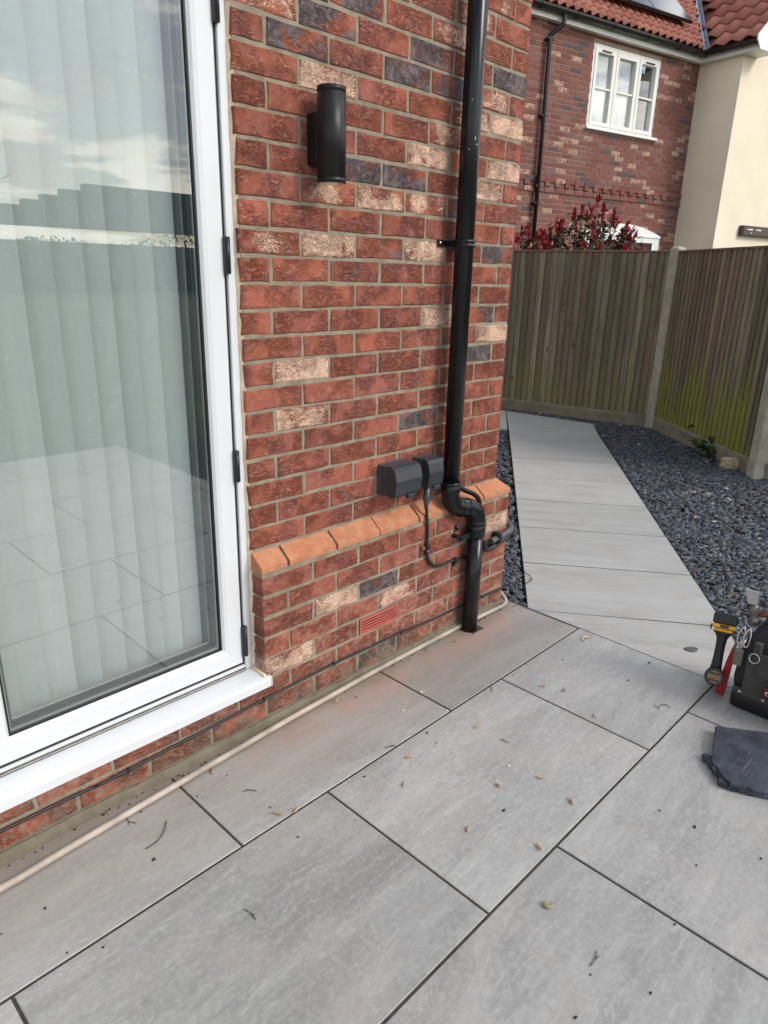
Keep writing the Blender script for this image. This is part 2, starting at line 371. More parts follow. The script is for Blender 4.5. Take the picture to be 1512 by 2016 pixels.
def leaf_material(name, c1, c2, rough=0.5):
    mt, t, b = material(name)
    p = t.n.new('ShaderNodeNewGeometry').outputs['Position']; a = t.n.new('ShaderNodeAttribute'); a.attribute_name = 'Col'
    f = t.noise(p, 30.0, 3).outputs['Fac']
    t.put(b.inputs['Base Color'], t.mix(1.0, a.outputs['Color'], t.mix(f, c1, c2), 'MULTIPLY'))
    b.inputs['Roughness'].default_value = rough
    return mt

M = {}
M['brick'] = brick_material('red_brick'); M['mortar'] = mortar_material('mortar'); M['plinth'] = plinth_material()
M['farmortar'] = mortar_material('far_mortar', (0.30, 0.235, 0.185), (0.38, 0.30, 0.245))
M['slab'] = slab_material('grey_porcelain', (0.298, 0.296, 0.284), (0.396, 0.393, 0.378), 0.45, (0.30, 1.7, 1.0))
M['path'] = slab_material('path_porcelain', (0.445, 0.436, 0.412), (0.520, 0.510, 0.486), 0.40, (0.16, 2.0, 1.0), True)
M['joint'] = simple('slab_joint', (0.050, 0.042, 0.034), 0.95, bump=0.5, bscale=150, var=0.3, vscale=30)
M['plinthjoint'] = simple('plinth_joint', (0.115, 0.075, 0.045), 0.95, bump=0.6, bscale=120, var=0.5, vscale=45)
M['pathjoint'] = simple('path_joint', (0.028, 0.026, 0.024), 0.95, var=0.3, vscale=30)
M['upvc'] = simple('white_upvc', (0.69, 0.70, 0.71), 0.22, spec=0.5, var=0.02, vscale=3)
M['upvc_cream'] = simple('cream_upvc', (0.80, 0.79, 0.73), 0.35, var=0.03, vscale=6)
M['seal'] = simple('beige_sealant', (0.80, 0.62, 0.42), 0.6, bump=0.4, bscale=60, var=0.12, vscale=25)
M['gasket'] = simple('black_gasket', (0.012, 0.012, 0.013), 0.55)
M['hinge'] = simple('black_hinge', (0.016, 0.016, 0.018), 0.35)
M['spacer'] = simple('spacer_bar', (0.42, 0.44, 0.43), 0.4, metal=0.3)
M['darkgreen'] = simple('inner_rebate', (0.028, 0.040, 0.042), 0.4)
M['dirt'] = simple('track_dirt', (0.13, 0.115, 0.10), 0.9, var=0.4, vscale=60)
M['glass'] = glass_material('door_glass', 0.13); M['farglass'] = glass_material('window_glass', 0.22)
M['blind'] = blind_material()
M['roomdark'] = simple('room_dark', (0.03, 0.03, 0.03), 0.9)
M['lamp'] = simple('lamp_black', (0.010, 0.010, 0.010), 0.40, spec=0.35, bump=0.06, bscale=500)
M['lampglass'] = simple('lamp_glass', (0.32, 0.32, 0.31), 0.15)
M['pipe'] = simple('black_pipe', (0.007, 0.008, 0.009), 0.26, spec=0.38, bump=0.03, bscale=30, var=0.25, vscale=8)
M['socket'] = simple('socket_grey', (0.050, 0.054, 0.060), 0.30, var=0.12, vscale=20)
M['socketlid'] = simple('socket_lid', (0.036, 0.041, 0.048), 0.20, spec=0.5)
M['latch'] = simple('latch_blue', (0.03, 0.045, 0.07), 0.2)
M['cable'] = simple('black_cable', (0.014, 0.014, 0.014), 0.5)
M['conduit'] = simple('grey_conduit', (0.085, 0.092, 0.10), 0.45)
M['hose'] = simple('beige_hose', (0.40, 0.335, 0.275), 0.55, var=0.25, vscale=9, bump=0.2, bscale=80)
M['vent'] = simple('red_vent', (0.50, 0.115, 0.090), 0.55, var=0.1, vscale=25)
M['ventdark'] = simple('vent_dark', (0.006, 0.003, 0.003), 0.95)
M['screw'] = simple('screw', (0.5, 0.48, 0.45), 0.3, metal=0.9)
M['copper'] = simple('brown_plug', (0.23, 0.09, 0.045), 0.6)
M['chips'] = attr_material('slate_chips', 0.55, 0.4, 0.3)
M['gravelbed'] = simple('gravel_bed', (0.022, 0.023, 0.026), 0.95, bump=1.0, bscale=60, var=0.4, vscale=40)
M['soil'] = simple('soil_grass', (0.075, 0.085, 0.035), 0.95, var=0.3, vscale=0.7)
M['wood1'] = wood_material('fence_wood', 0.30); M['wood2'] = wood_material('fence_wood_mossy', 1.0)
M['concrete'] = concrete_material('post_concrete', (0.43, 0.385, 0.295)); M['gboard'] = concrete_material('gravel_board_concrete', (0.255, 0.215, 0.145))
M['farbrick'] = far_brick_material(); M['render'] = render_wall_material(); M['tile'] = tile_material()
M['tilebase'] = simple('roof_underlay', (0.16, 0.05, 0.035), 0.9)
M['farwhite'] = simple('white_fascia', (0.82, 0.82, 0.80), 0.4, var=0.03)
M['gutter'] = simple('black_gutter', (0.010, 0.010, 0.011), 0.3)
M['lead'] = simple('lead_valley', (0.20, 0.24, 0.30), 0.45, var=0.15, vscale=6)
M['solar'] = simple('solar_glass', (0.030, 0.034, 0.050), 0.12, spec=0.7)
M['solarframe'] = simple('solar_frame', (0.015, 0.015, 0.016), 0.4)
M['curtain_painted_sky'] = simple('pale_curtain_painted_sky', (0.80, 0.83, 0.86), 0.8)  # whitish blind, made paler and bluer to imitate reflected sky
M['winedark'] = simple('dark_brown_box', (0.045, 0.022, 0.022), 0.4)
M['stone'] = simple('pale_stone', (0.50, 0.40, 0.28), 0.9, bump=0.9, bscale=45, var=0.3, vscale=25)
M['bagfab'] = simple('bag_fabric', (0.055, 0.054, 0.051), 0.85, bump=0.5, bscale=700, var=0.15, vscale=30)
M['bagblack'] = simple('bag_black', (0.013, 0.013, 0.014), 0.7, bump=0.4, bscale=500)
M['bagbase'] = simple('bag_base', (0.008, 0.008, 0.009), 0.45)
M['bagstrap'] = simple('bag_strap', (0.17, 0.155, 0.125), 0.9, bump=0.5, bscale=500)
M['steel'] = simple('steel', (0.55, 0.55, 0.55), 0.3, metal=0.9)
M['red'] = simple('red_handle', (0.33, 0.018, 0.018), 0.35, var=0.1)
M['redtag'] = simple('red_tag', (0.50, 0.05, 0.035), 0.5)
M['yellow'] = simple('yellow_plastic', (0.78, 0.40, 0.015), 0.35)
M['blackplastic'] = simple('black_plastic', (0.016, 0.016, 0.017), 0.38)
M['rubber'] = simple('black_rubber', (0.022, 0.022, 0.023), 0.6)
M['hammerwood'] = simple('hammer_wood', (0.16, 0.07, 0.04), 0.5, var=0.2)
M['hammerhead'] = simple('hammer_head', (0.24, 0.20, 0.17), 0.4, metal=0.6, var=0.25, vscale=40)
M['white'] = simple('white_print', (0.8, 0.8, 0.78), 0.5)
M['stem'] = simple('shrub_stem', (0.10, 0.06, 0.04), 0.9)
M['leaf'] = leaf_material('leaves', (0.85, 0.85, 0.85), (1.1, 1.1, 1.1), 0.35)
M['husk'] = simple('dry_husk', (0.46, 0.30, 0.17), 0.7, var=0.3, vscale=60)
M['pale'] = simple('pale_leaf', (0.55, 0.43, 0.30), 0.7)
M['crumb'] = simple('dark_crumb', (0.018, 0.016, 0.014), 0.9)
M['soildark'] = simple('soil_dark', (0.060, 0.045, 0.032), 0.95, var=0.4, vscale=90)
M['twig'] = simple('dark_twig', (0.055, 0.045, 0.036), 0.9)
M['chipwhite'] = simple('white_chip', (0.75, 0.72, 0.66), 0.6)
M['ring'] = simple('yellow_green_curl', (0.30, 0.27, 0.10), 0.5)
M['canopy'] = simple('dark_canopy', (0.030, 0.030, 0.029), 0.6)

def mat_kneeler():
    mt, t, b = material('worn_foam')
    co = t.n.new('ShaderNodeTexCoord').outputs['Object']
    n_ = t.noise(co, 16.0, 6, 0.65).outputs['Fac']; g = t.noise(co, 160.0, 4, 0.7).outputs['Fac']
    sc = t.noise(t.scalev(co, (4, 130, 10)), 1.0, 3, 0.5, 0.4).outputs['Fac']
    c = t.mix(t.sstep(n_, 0.35, 0.65), (0.022, 0.027, 0.036), (0.058, 0.066, 0.085))
    c = t.mix(t.math('MULTIPLY', t.sstep(sc, 0.62, 0.72), 0.5), c, (0.17, 0.18, 0.20))
    t.put(b.inputs['Base Color'], c); b.inputs['Roughness'].default_value = 0.6
    t.put(b.inputs['Normal'], t.bump(t.math('ADD', n_, t.math('MULTIPLY', g, 0.5)), 0.22, 0.004)); return mt
M['kneeler'] = mat_kneeler()

# ------------------------------------------------------------------ mesh helpers
class MB:
    def __init__(s): s.v = []; s.f = []; s.smooth = []; s.c = []
    def add(s, vs, fs, smooth=False, col=None):
        o = len(s.v); s.v += [tuple(x) for x in vs]
        for f in fs: s.f.append(tuple(i+o for i in f)); s.smooth.append(smooth); s.c.append(col)
        return s
    def box(s, x0, x1, y0, y1, z0, z1, M_=None):
        vs = [Vector(p) for p in ((x0,y0,z0),(x1,y0,z0),(x1,y1,z0),(x0,y1,z0),(x0,y0,z1),(x1,y0,z1),(x1,y1,z1),(x0,y1,z1))]
        if M_ is not None: vs = [M_ @ v for v in vs]
        return s.add(vs, [(3,2,1,0),(4,5,6,7),(0,1,5,4),(1,2,6,5),(2,3,7,6),(3,0,4,7)])
    def cbox(s, x0, x1, y0, y1, z0, z1, b, M_=None, jit=0.0, rg=None):
        # chamfered box, 44 triangles
        X, Y, Z = (x0, x1), (y0, y1), (z0, z1); vs = []; idx = {}
        for i in (0,1):
            for j in (0,1):
                for k in (0,1):
                    dx = (1 if i == 0 else -1)*b; dy = (1 if j == 0 else -1)*b; dz = (1 if k == 0 else -1)*b
                    jx = jy = jz = 0
                    if jit: jx, jy, jz = (rg.uniform(-jit, jit) for _ in range(3))
                    P = Vector((X[i]+jx, Y[j]+jy, Z[k]+jz))
                    for a, d in (('x', (0, dy, dz)), ('y', (dx, 0, dz)), ('z', (dx, dy, 0))):
                        idx[(i,j,k,a)] = len(vs); vs.append(P + Vector(d))
        g = lambda i,j,k,a: idx[(i,j,k,a)]
        fs = []
        for i in (0,1):
            q = [g(i,0,0,'x'), g(i,1,0,'x'), g(i,1,1,'x'), g(i,0,1,'x')]; fs.append(q if i else q[::-1])
            q = [g(0,i,0,'y'), g(0,i,1,'y'), g(1,i,1,'y'), g(1,i,0,'y')]; fs.append(q if i else q[::-1])
            q = [g(0,0,i,'z'), g(1,0,i,'z'), g(1,1,i,'z'), g(0,1,i,'z')]; fs.append(q if i else q[::-1])
        for i in (0,1):
            for j in (0,1):
                fs.append([g(i,j,0,'x'), g(i,j,0,'y'), g(i,j,1,'y'), g(i,j,1,'x')] if (i == j) == False else [g(i,j,0,'y'), g(i,j,0,'x'), g(i,j,1,'x'), g(i,j,1,'y')])
                fs.append([g(i,0,j,'x'), g(i,0,j,'z'), g(i,1,j,'z'), g(i,1,j,'x')] if (i == j) else [g(i,0,j,'z'), g(i,0,j,'x'), g(i,1,j,'x'), g(i,1,j,'z')])
                fs.append([g(0,i,j,'y'), g(0,i,j,'z'), g(1,i,j,'z'), g(1,i,j,'y')] if (i != j) else [g(0,i,j,'z'), g(0,i,j,'y'), g(1,i,j,'y'), g(1,i,j,'z')])
        for i in (0,1):
            for j in (0,1):
                for k in (0,1):
                    q = [g(i,j,k,'x'), g(i,j,k,'y'), g(i,j,k,'z')]; fs.append(q if (i+j+k) % 2 else q[::-1])
        if M_ is not None: vs = [M_ @ v for v in vs]
        return s.add(vs, fs)
    def prism(s, pts, z0, z1, bev=0.0, M_=None):
        n = len(pts); vs = []; c = Vector((sum(p[0] for p in pts)/n, sum(p[1] for p in pts)/n))
        a = sum(pts[i][0]*pts[(i+1)%n][1]-pts[(i+1)%n][0]*pts[i][1] for i in range(n))
        if a < 0: pts = pts[::-1]
        for p in pts: vs.append(Vector((p[0], p[1], z0)))
        fs = [tuple(range(n))[::-1]]
        for p in pts: vs.append(Vector((p[0], p[1], z1-bev)))
        for i in range(n): fs.append((i, (i+1)%n, n+(i+1)%n, n+i))
        top = n
        if bev:
            P = [Vector((p[0], p[1])) for p in pts]
            for i in range(n):
                d1 = (P[i]-P[i-1]).normalized(); d2 = (P[(i+1)%n]-P[i]).normalized()
                n1 = Vector((-d1.y, d1.x)); n2 = Vector((-d2.y, d2.x)); k = 1 + n1.dot(n2)
                q = P[i] + (n1+n2)*(bev/max(k, 0.35)); vs.append(Vector((q.x, q.y, z1)))
            for i in range(n): fs.append((n+i, n+(i+1)%n, 2*n+(i+1)%n, 2*n+i))
            top = 2*n
        fs.append(tuple(range(top, top+n)))
        if M_ is not None: vs = [M_ @ v for v in vs]
        return s.add(vs, fs)
    def extrude(s, prof, a, b, u, v_):
        # profile (p,q) in plane spanned by u,v_, swept from point a to point b
        a, b, u, v_ = Vector(a), Vector(b), Vector(u), Vector(v_); n = len(prof)
        vs = [a+u*p+v_*q for p, q in prof] + [b+u*p+v_*q for p, q in prof]
        fs = [(i, (i+1)%n, n+(i+1)%n, n+i) for i in range(n)] + [tuple(range(n))[::-1], tuple(range(n, 2*n))]
        return s.add(vs, fs)
    def tube(s, path, r, n=12, caps=True, rs=None):
        P = [Vector(p) for p in path]; vs = []; fs = []
        T0 = (P[1]-P[0]).normalized(); up = Vector((0,0,1)) if abs(T0.z) < 0.9 else Vector((1,0,0))
        N = T0.cross(up).normalized()
        for i, p in enumerate(P):
            Tt = (P[min(i+1, len(P)-1)]-P[max(i-1, 0)]).normalized()
            N = (N - Tt*N.dot(Tt)).normalized(); B = Tt.cross(N)
            rr = rs[i] if rs else r
            for k in range(n):
                a = 2*math.pi*k/n; vs.append(p + N*(rr*math.cos(a)) + B*(rr*math.sin(a)))
        for i in range(len(P)-1):
            for k in range(n):
                fs.append((i*n+k, i*n+(k+1)%n, (i+1)*n+(k+1)%n, (i+1)*n+k))
        s.add(vs, fs, True)
        if caps:
            o = len(s.v)-len(vs)
            s.f.append(tuple(o+k for k in range(n))[::-1]); s.smooth.append(False); s.c.append(None)
            e = o+(len(P)-1)*n
            s.f.append(tuple(e+k for k in range(n))); s.smooth.append(False); s.c.append(None)
        return s
    def cyl(s, a, b, r, n=24): return s.tube([a, b], r, n)
    def lathe(s, a, axis, prof, n=24):
        a = Vector(a); ax = Vector(axis).normalized()
        N = ax.cross(Vector((0, 0, 1)) if abs(ax.z) < 0.9 else Vector((1, 0, 0))).normalized(); B = ax.cross(N)
        vs = []; k_ = len(prof)
        for h, r in prof:
            for k in range(n):
                q = 2*math.pi*k/n; vs.append(a + ax*h + N*(max(r, 0.0003)*math.cos(q)) + B*(max(r, 0.0003)*math.sin(q)))
        o = len(s.v)
        for i in range(k_-1):
            flat = abs(prof[i+1][1]-prof[i][1]) > 0.6*abs(prof[i+1][0]-prof[i][0])
            s.add([], [])
            for k in range(n):
                s.f.append((o+i*n+k, o+i*n+(k+1) % n, o+(i+1)*n+(k+1) % n, o+(i+1)*n+k)); s.smooth.append(not flat); s.c.append(None)
        s.v += [tuple(v) for v in vs]
        s.f.append(tuple(o+k for k in range(n))[::-1]); s.smooth.append(False); s.c.append(None)
        s.f.append(tuple(o+(k_-1)*n+k for k in range(n))); s.smooth.append(False); s.c.append(None)
        return s
    def build(s, name, mat, parent=None, origin=None, fix=True):
        me = bpy.data.meshes.new(name)
        vs = s.v
        if origin is not None: o = Vector(origin); vs = [tuple(Vector(v)-o) for v in vs]
        me.from_pydata(vs, [], s.f); me.polygons.foreach_set('use_smooth', s.smooth)
        if fix:
            bm = bmesh.new(); bm.from_mesh(me); bmesh.ops.recalc_face_normals(bm, faces=bm.faces[:]); bm.to_mesh(me); bm.free()
        if any(c is not None for c in s.c):
            at = me.color_attributes.new('Col', 'FLOAT_COLOR', 'CORNER')
            arr = []
            for f, c in zip(s.f, s.c): arr += list((c or (1,1,1))+(1.0,))*len(f) if len(c or (1,1,1)) == 3 else list(c)*len(f)
            at.data.foreach_set('color', arr)
        me.materials.append(M[mat] if isinstance(mat, str) else mat)
        return link(name, me, parent, origin)

def link(name, data, parent=None, loc=None):
    ob = bpy.data.objects.new(name, data); COL.objects.link(ob)
    if loc is not None: ob.location = loc
    if parent is not None: set_parent(ob, parent)
    return ob
def set_parent(ob, parent):
    ob.parent = parent
    pm = Matrix.Identity(4); q = parent
    while q is not None:
        pm = Matrix.LocRotScale(q.location, q.rotation_euler, q.scale) @ pm if q.parent is None else q.matrix_parent_inverse @ Matrix.LocRotScale(q.location, q.rotation_euler, q.scale) @ pm
        q = q.parent
    ob.matrix_parent_inverse = pm.inverted()
def thing(name, label, cat, loc=(0,0,0), group=None):
    o = bpy.data.objects.new(name, None); COL.objects.link(o); o.location = loc; o.empty_display_size = 0.1
    return tag(o, label, cat, group)
def tag(o, label=None, cat=None, group=None, kind=None):
    if label: o['label'] = label
    if cat: o['category'] = cat
    if group: o['group'] = group
    if kind: o['kind'] = kind
    return o
def smooth_path(P, k=6):
    P = [Vector(p) for p in P]; out = []
    for i in range(len(P)-1):
        p0 = P[max(i-1, 0)]; p1 = P[i]; p2 = P[i+1]; p3 = P[min(i+2, len(P)-1)]
        for j in range(k):
            u = j/k; out.append(0.5*((2*p1)+(p2-p0)*u+(2*p0-5*p1+4*p2-p3)*u*u+(3*p1-p0-3*p2+p3)*u**3))
    out.append(P[-1]); return out

# ================================================================== SETTING
# ground sheet to the horizon
MB().add([(-300,-300,-0.09),(300,-300,-0.09),(300,300,-0.09),(-300,300,-0.09)], [(0,1,2,3)]).build('ground', 'soil')
tag(bpy.data.objects['ground'], kind='structure')

# ------------------------------------------------------------------ patio
patio = MB().box(-3.2, 1.449, -4.2, 0.30, -0.06, -0.0028).build('patio', 'joint'); tag(patio, kind='structure')
ROT = 0.00907; TX, D1 = -0.96674, 0.44659; J = 0.0038
cR, sR = math.cos(ROT), math.sin(ROT)
def pat(s_, r_): return (TX + s_*cR + r_*sR, -D1 + s_*sR - r_*cR)
def clip_x(poly, xm):
    out = []
    for i in range(len(poly)):
        a, b = poly[i], poly[(i+1) % len(poly)]
        if a[0] <= xm: out.append(a)
        if (a[0] <= xm) != (b[0] <= xm):
            u = (xm-a[0])/(b[0]-a[0]); out.append((xm, a[1]+(b[1]-a[1])*u))
    return out
def slab(poly, ang, mat, parent, z1=0.0, name='paving_slab'):
    cx = sum(p[0] for p in poly)/len(poly); cy = sum(p[1] for p in poly)/len(poly)
    Rm = Matrix.Rotation(-ang, 4, 'Z')
    pts = [tuple((Rm @ Vector((p[0]-cx, p[1]-cy, 0)))[:2]) for p in poly]
    b = MB().prism(pts, -0.020, 0.0, 0.0016); ob = b.build(name, mat)
    ob.location = (cx, cy, z1); ob.rotation_euler = (0, 0, ang)
    set_parent(ob, parent); return ob
XE = 1.4465
rows = [(-0.50, 0.0, 0.5974), (0.0, 0.605, 0.0), (0.605, 1.21, 1.2179-0.905), (1.21, 1.815, 0.0), (1.815, 2.42, 0.45), (2.42, 3.025, 0.0), (3.025, 3.63, 0.5)]
for r0, r1, a in rows:
    k = -3
    while True:
        s0 = a + 0.905*k; s1 = s0 + 0.905; k += 1
        if TX + s0 > XE: break
        if TX + s1 < -3.1: continue
        q0, q1 = r0+J, r1-J
        poly = [pat(s0+J, q0), pat(s1-J, q0), pat(s1-J, q1), pat(s0+J, q1)]
        poly = clip_x(poly, XE)
        if len(poly) >= 3: slab(poly, ROT, 'slab', patio, rnd.uniform(-0.0008, 0.0008))

# ------------------------------------------------------------------ path
PL0 = Vector((1.43, -0.165)); PDIR = Vector((4.02, 2.96)).normalized(); PN = Vector((PDIR.y, -PDIR.x))
PW = 0.888
path_poly = [(1.4495, -0.150), (5.607, 2.924), (5.727, 1.873), (1.4495, -1.252)]
path = MB().prism(path_poly, -0.06, -0.0022).build('path', 'pathjoint'); tag(path, kind='structure')
pang = math.atan2(PN.y, PN.x)
def pl(s_): return PL0 + PDIR*s_
def pr(s_): return PL0 + PDIR*s_ + PN*PW
jn = [0.0, 0.587, 1.173, 1.76, 2.346, 2.93, 3.50, 4.05, 4.62]
G = 0.0056
# wedge that fills the angle against the patio
x0 = 1.4505
def at_x(p, d, x): u = (x-p.x)/d.x; return p + d*u
wl = at_x(pl(0.0), PN, x0); wr = at_x(pl(0)+PN*PW, PDIR, x0)
wend = pr(0.0)
slab([(wl.x, wl.y), (wend.x-PDIR.x*G, wend.y-PDIR.y*G), (wr.x, wr.y)], pang, 'path', path)
for i in range(len(jn)-1):
    a, b = jn[i]+G, jn[i+1]-G
    P = [pl(a), pl(b), pr(b), pr(a)]
    if i == 0:
        q = at_x(pl(a), PN, x0); q2 = at_x(pl(a), PDIR, x0)
        P = [Vector((x0, q.y)), Vector((x0, q2.y)), pl(b), pr(b), pr(a)]
    if i == len(jn)-2:
        P = [pl(a), Vector((5.607, 2.924)), Vector((5.727, 1.873)), pr(a)]
    if i == len(jn)-3: pass
    P = [p for p in P if True]
    slab([(p.x, p.y) for p in P], pang, 'path', path, rnd.uniform(-0.0006, 0.0006))
# slab where the path turns the corner of the house
slab([(4.775, 2.318), (5.600, 2.928), (5.62, 3.06), (5.25, 3.55), (4.40, 2.92)], pang, 'path', path)

# ------------------------------------------------------------------ slate gravel
bed = MB().prism([(1.452, -4.0), (7.5, -4.0), (7.5, 6.0), (1.37, 6.0), (1.37, 0.2), (1.30, -0.165), (1.452, -0.165)], -0.08, -0.035).build('gravel_bed', 'gravelbed')
tag(bed, kind='structure')
def inside(poly, X, Y):
    r_ = np.zeros(X.shape, bool); n = len(poly)
    for i in range(n):
        (xa, ya), (xb, yb) = poly[i], poly[(i+1) % n]
        c = ((ya > Y) != (yb > Y)) & (X < (xb-xa)*(Y-ya)/((yb-ya) if abs(yb-ya) > 1e-9 else 1e-9)+xa); r_ ^= c
    return r_
def chips(name, regions, seed):
    g = np.random.default_rng(seed); V = []; F = []; Cc = []; base = 0
    excl = [[(1.40, -0.165), (5.62, 2.945), (5.74, 1.86), (1.40, -1.29)], [(4.74, 2.32), (5.62, 2.98), (5.62, 3.2), (5.2, 3.6), (4.3, 2.95)]]
    for poly, n, smin, smax in regions:
        xs = [p[0] for p in poly]; ys = [p[1] for p in poly]
        X = g.uniform(min(xs), max(xs), n*3); Y = g.uniform(min(ys), max(ys), n*3)
        ok = inside(poly, X, Y)
        for e in excl: ok &= ~inside(e, X, Y)
        X = X[ok][:n]; Y = Y[ok][:n]; k = len(X)
        L = g.uniform(smin, smax, k); W_ = L*g.uniform(0.28, 0.70, k); H = g.uniform(0.0018, 0.0048, k)
        th = g.uniform(0, 2*np.pi, k); tx = g.normal(0, 0.17, k); ty = g.normal(0, 0.17, k)
        z = -0.030 + g.uniform(0, 0.028, k)
        pts = np.zeros((k, 10, 3))
        for j in range(5):
            a = 2*np.pi*j/5 + g.uniform(-0.35, 0.35, k)
            rr = g.uniform(0.75, 1.15, k)
            pts[:, j, 0] = np.cos(a)*L*rr; pts[:, j, 1] = np.sin(a)*W_*rr; pts[:, j, 2] = H*g.uniform(0.6, 1.3, k)
            pts[:, j+5, 0] = pts[:, j, 0]*1.06; pts[:, j+5, 1] = pts[:, j, 1]*1.06; pts[:, j+5, 2] = -H
        c, s_ = np.cos(th)[:, None], np.sin(th)[:, None]
        x = pts[..., 0]*c - pts[..., 1]*s_; y = pts[..., 0]*s_ + pts[..., 1]*c
        zz_ = pts[..., 2] + x*np.tan(tx)[:, None] + y*np.tan(ty)[:, None]
        out = np.stack([x+X[:, None], y+Y[:, None], zz_+z[:, None]], -1).reshape(-1, 3)
        V.append(out); idx = base + np.arange(k)[:, None]*10
        F.append(idx); base += k*10
        v = g.uniform(0.45, 1.6, k)[:, None]; colr = np.array([[0.100, 0.110, 0.130]])*v
        warm = g.uniform(0, 1, k)
        colr[warm > 0.955] = np.array([0.13, 0.095, 0.07]); colr[warm > 0.990] = np.array([0.50, 0.46, 0.40])
        Cc.append(colr)
    V = np.concatenate(V); idx = np.concatenate(F)[:, 0]; Cc = np.concatenate(Cc); k = len(idx)
    loops = np.zeros((k, 25), np.int64)
    loops[:, :5] = idx[:, None] + np.arange(5)
    for j in range(5):
        a, b = j, (j+1) % 5
        loops[:, 5+j*4:9+j*4] = idx[:, None] + np.array([a+5, b+5, b, a])
    tot = np.tile(np.array([5, 4, 4, 4, 4, 4]), k); st = np.concatenate([[0], np.cumsum(tot)[:-1]])
    me = bpy.data.meshes.new(name); me.vertices.add(len(V)); me.vertices.foreach_set('co', V.ravel())
    me.loops.add(k*25); me.loops.foreach_set('vertex_index', loops.ravel())
    me.polygons.add(k*6); me.polygons.foreach_set('loop_start', st); me.polygons.foreach_set('loop_total', tot)
    me.update(calc_edges=True); me.validate()
    at = me.color_attributes.new('Col', 'FLOAT_COLOR', 'CORNER')
    at.data.foreach_set('color', np.repeat(np.concatenate([Cc, np.ones((k, 1))], 1), 25, axis=0).ravel())
    me.materials.append(M['chips']); return link(name, me)
gr = chips('slate_gravel', [
    ([(1.46, -2.2), (3.3, -2.2), (3.3, 0.15), (1.46, -1.24)], 13000, 0.010, 0.028),
    ([(3.0, -1.9), (4.8, -1.0), (5.15, 0.3), (6.15, 1.35), (5.72, 1.86), (3.0, -0.12)], 18000, 0.012, 0.030),
    ([(5.62, 1.80), (6.20, 1.35), (6.0, 3.6), (5.5, 3.6), (5.6, 2.93)], 3000, 0.013, 0.030),
    ([(1.30, -0.155), (1.475, -0.155), (2.5, 0.66), (2.5, 1.6), (1.33, 1.6), (1.33, 0.0)], 7500, 0.010, 0.027),
    ([(1.40, 1.5), (2.5, 0.6), (4.8, 2.36), (4.4, 2.95), (5.2, 3.55), (5.0, 4.2), (1.4, 4.0)], 11000, 0.012, 0.030)], 3)
tag(gr, 'blue grey slate chippings covering the beds beside the path', 'gravel', kind='stuff')

# ================================================================== HOUSE WALL (near)
H0 = 0.6332; CP = 0.075; WR = 1.3192; PY = -0.050; PXR = 1.367
house = thing('house_wall', 'mottled red brick house wall with orange sloping plinth course beside the glass door', 'wall', (0.65, 0.05, 0))
mo = MB()
mo.box(0.004, WR-0.004, 0.0030, 0.30, H0-0.01, 2.79)
mo.box(0.004, PXR-0.004, PY+0.0030, 0.30, -0.04, H0-0.075+0.0)
mo.box(-3.2, 0.004, PY+0.0030, 0.30, -0.04, 0.160)
mo.build('mortar', 'mortar', house)
# plain masses of the house the picture does not show closely: above, behind
ub = MB(); ub.box(-3.2, WR-0.01, 0.0, 0.30, 2.80, 5.0); ub.box(-3.2, WR-0.01, 0.30, 0.95, 2.42, 5.0); ub.box(-3.2, WR-0.01, 0.95, 6.0, 0, 5.0)
ub.box(0.02, WR-0.012, 0.30, 0.95, 0, 2.42); ub.box(-3.2, 0.0, 0.10, 0.30, 2.42, 2.80)
ub.box(-3.2, -1.72, 0.0, 0.95, 0.16, 2.42)
ub.build('upper_wall', 'farmortar', house)
fl = MB(); fl.box(-1.72, 0.02, 0.11, 0.95, 0.16, 0.20); fl.build('room_floor', 'roomdark', house)

bm_cache = {}
def brick_mesh(w_, h_, d_, var):
    key = (round(w_, 3), round(h_, 3), round(d_, 3), var)
    if key not in bm_cache:
        g = random.Random(hash(key) & 0xffff)
        xs_ = (-w_/2, -w_/6, w_/6, w_/2); per = [(x, -h_/2) for x in xs_] + [(w_/2, 0.0)] + [(x, h_/2) for x in xs_[::-1]] + [(-w_/2, 0.0)]
        ju = [(x+g.uniform(-.0016, .0016), z+g.uniform(-.0020, .0020)) for x, z in per]; n = len(per); vs = []
        for x, z in ju: vs.append((x, d_/2, z))
        for x, z in ju: vs.append((x, -d_/2+0.003, z))
        for x, z in ju:
            q = 0.0030; vs.append((x-math.copysign(q, x) if abs(x) > w_/2-0.01 else x, -d_/2+g.uniform(-.0009, .0009), z-math.copysign(q, z) if abs(z) > 0.01 else z))
        fs = [(i+k*n, (i+1) % n+k*n, (i+1) % n+(k+1)*n, i+(k+1)*n) for k in (0, 1) for i in range(n)] + [tuple(range(2*n, 3*n))]
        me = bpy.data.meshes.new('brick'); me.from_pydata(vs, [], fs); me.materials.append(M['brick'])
        bm = bmesh.new(); bm.from_mesh(me); bmesh.ops.recalc_face_normals(bm, faces=bm.faces[:]); bm.to_mesh(me); bm.free()
        bm_cache[key] = me
    return bm_cache[key]
def put_brick(x0, x1, zc, y, cream=0.0, dark=0.0, d_=0.1025):
    w_ = round((x1-x0)*500)/500.0
    me = brick_mesh(w_, 0.0650, d_, rnd.randrange(7))
    ob = link('brick', me, None, ((x0+x1)/2 + rnd.uniform(-0.001, 0.001), y+d_/2+rnd.uniform(-0.0015, 0.0015), zc+rnd.uniform(-0.0012, 0.0012)))
    ob.rotation_euler = (rnd.uniform(-0.008, 0.008), rnd.uniform(-0.004, 0.004), rnd.uniform(-0.006, 0.006))
    set_parent(ob, house); ob.matrix_parent_inverse = Matrix.Translation(-Vector(house.location))
    ob.color = (cream, dark, rnd.random(), 1)
    return ob
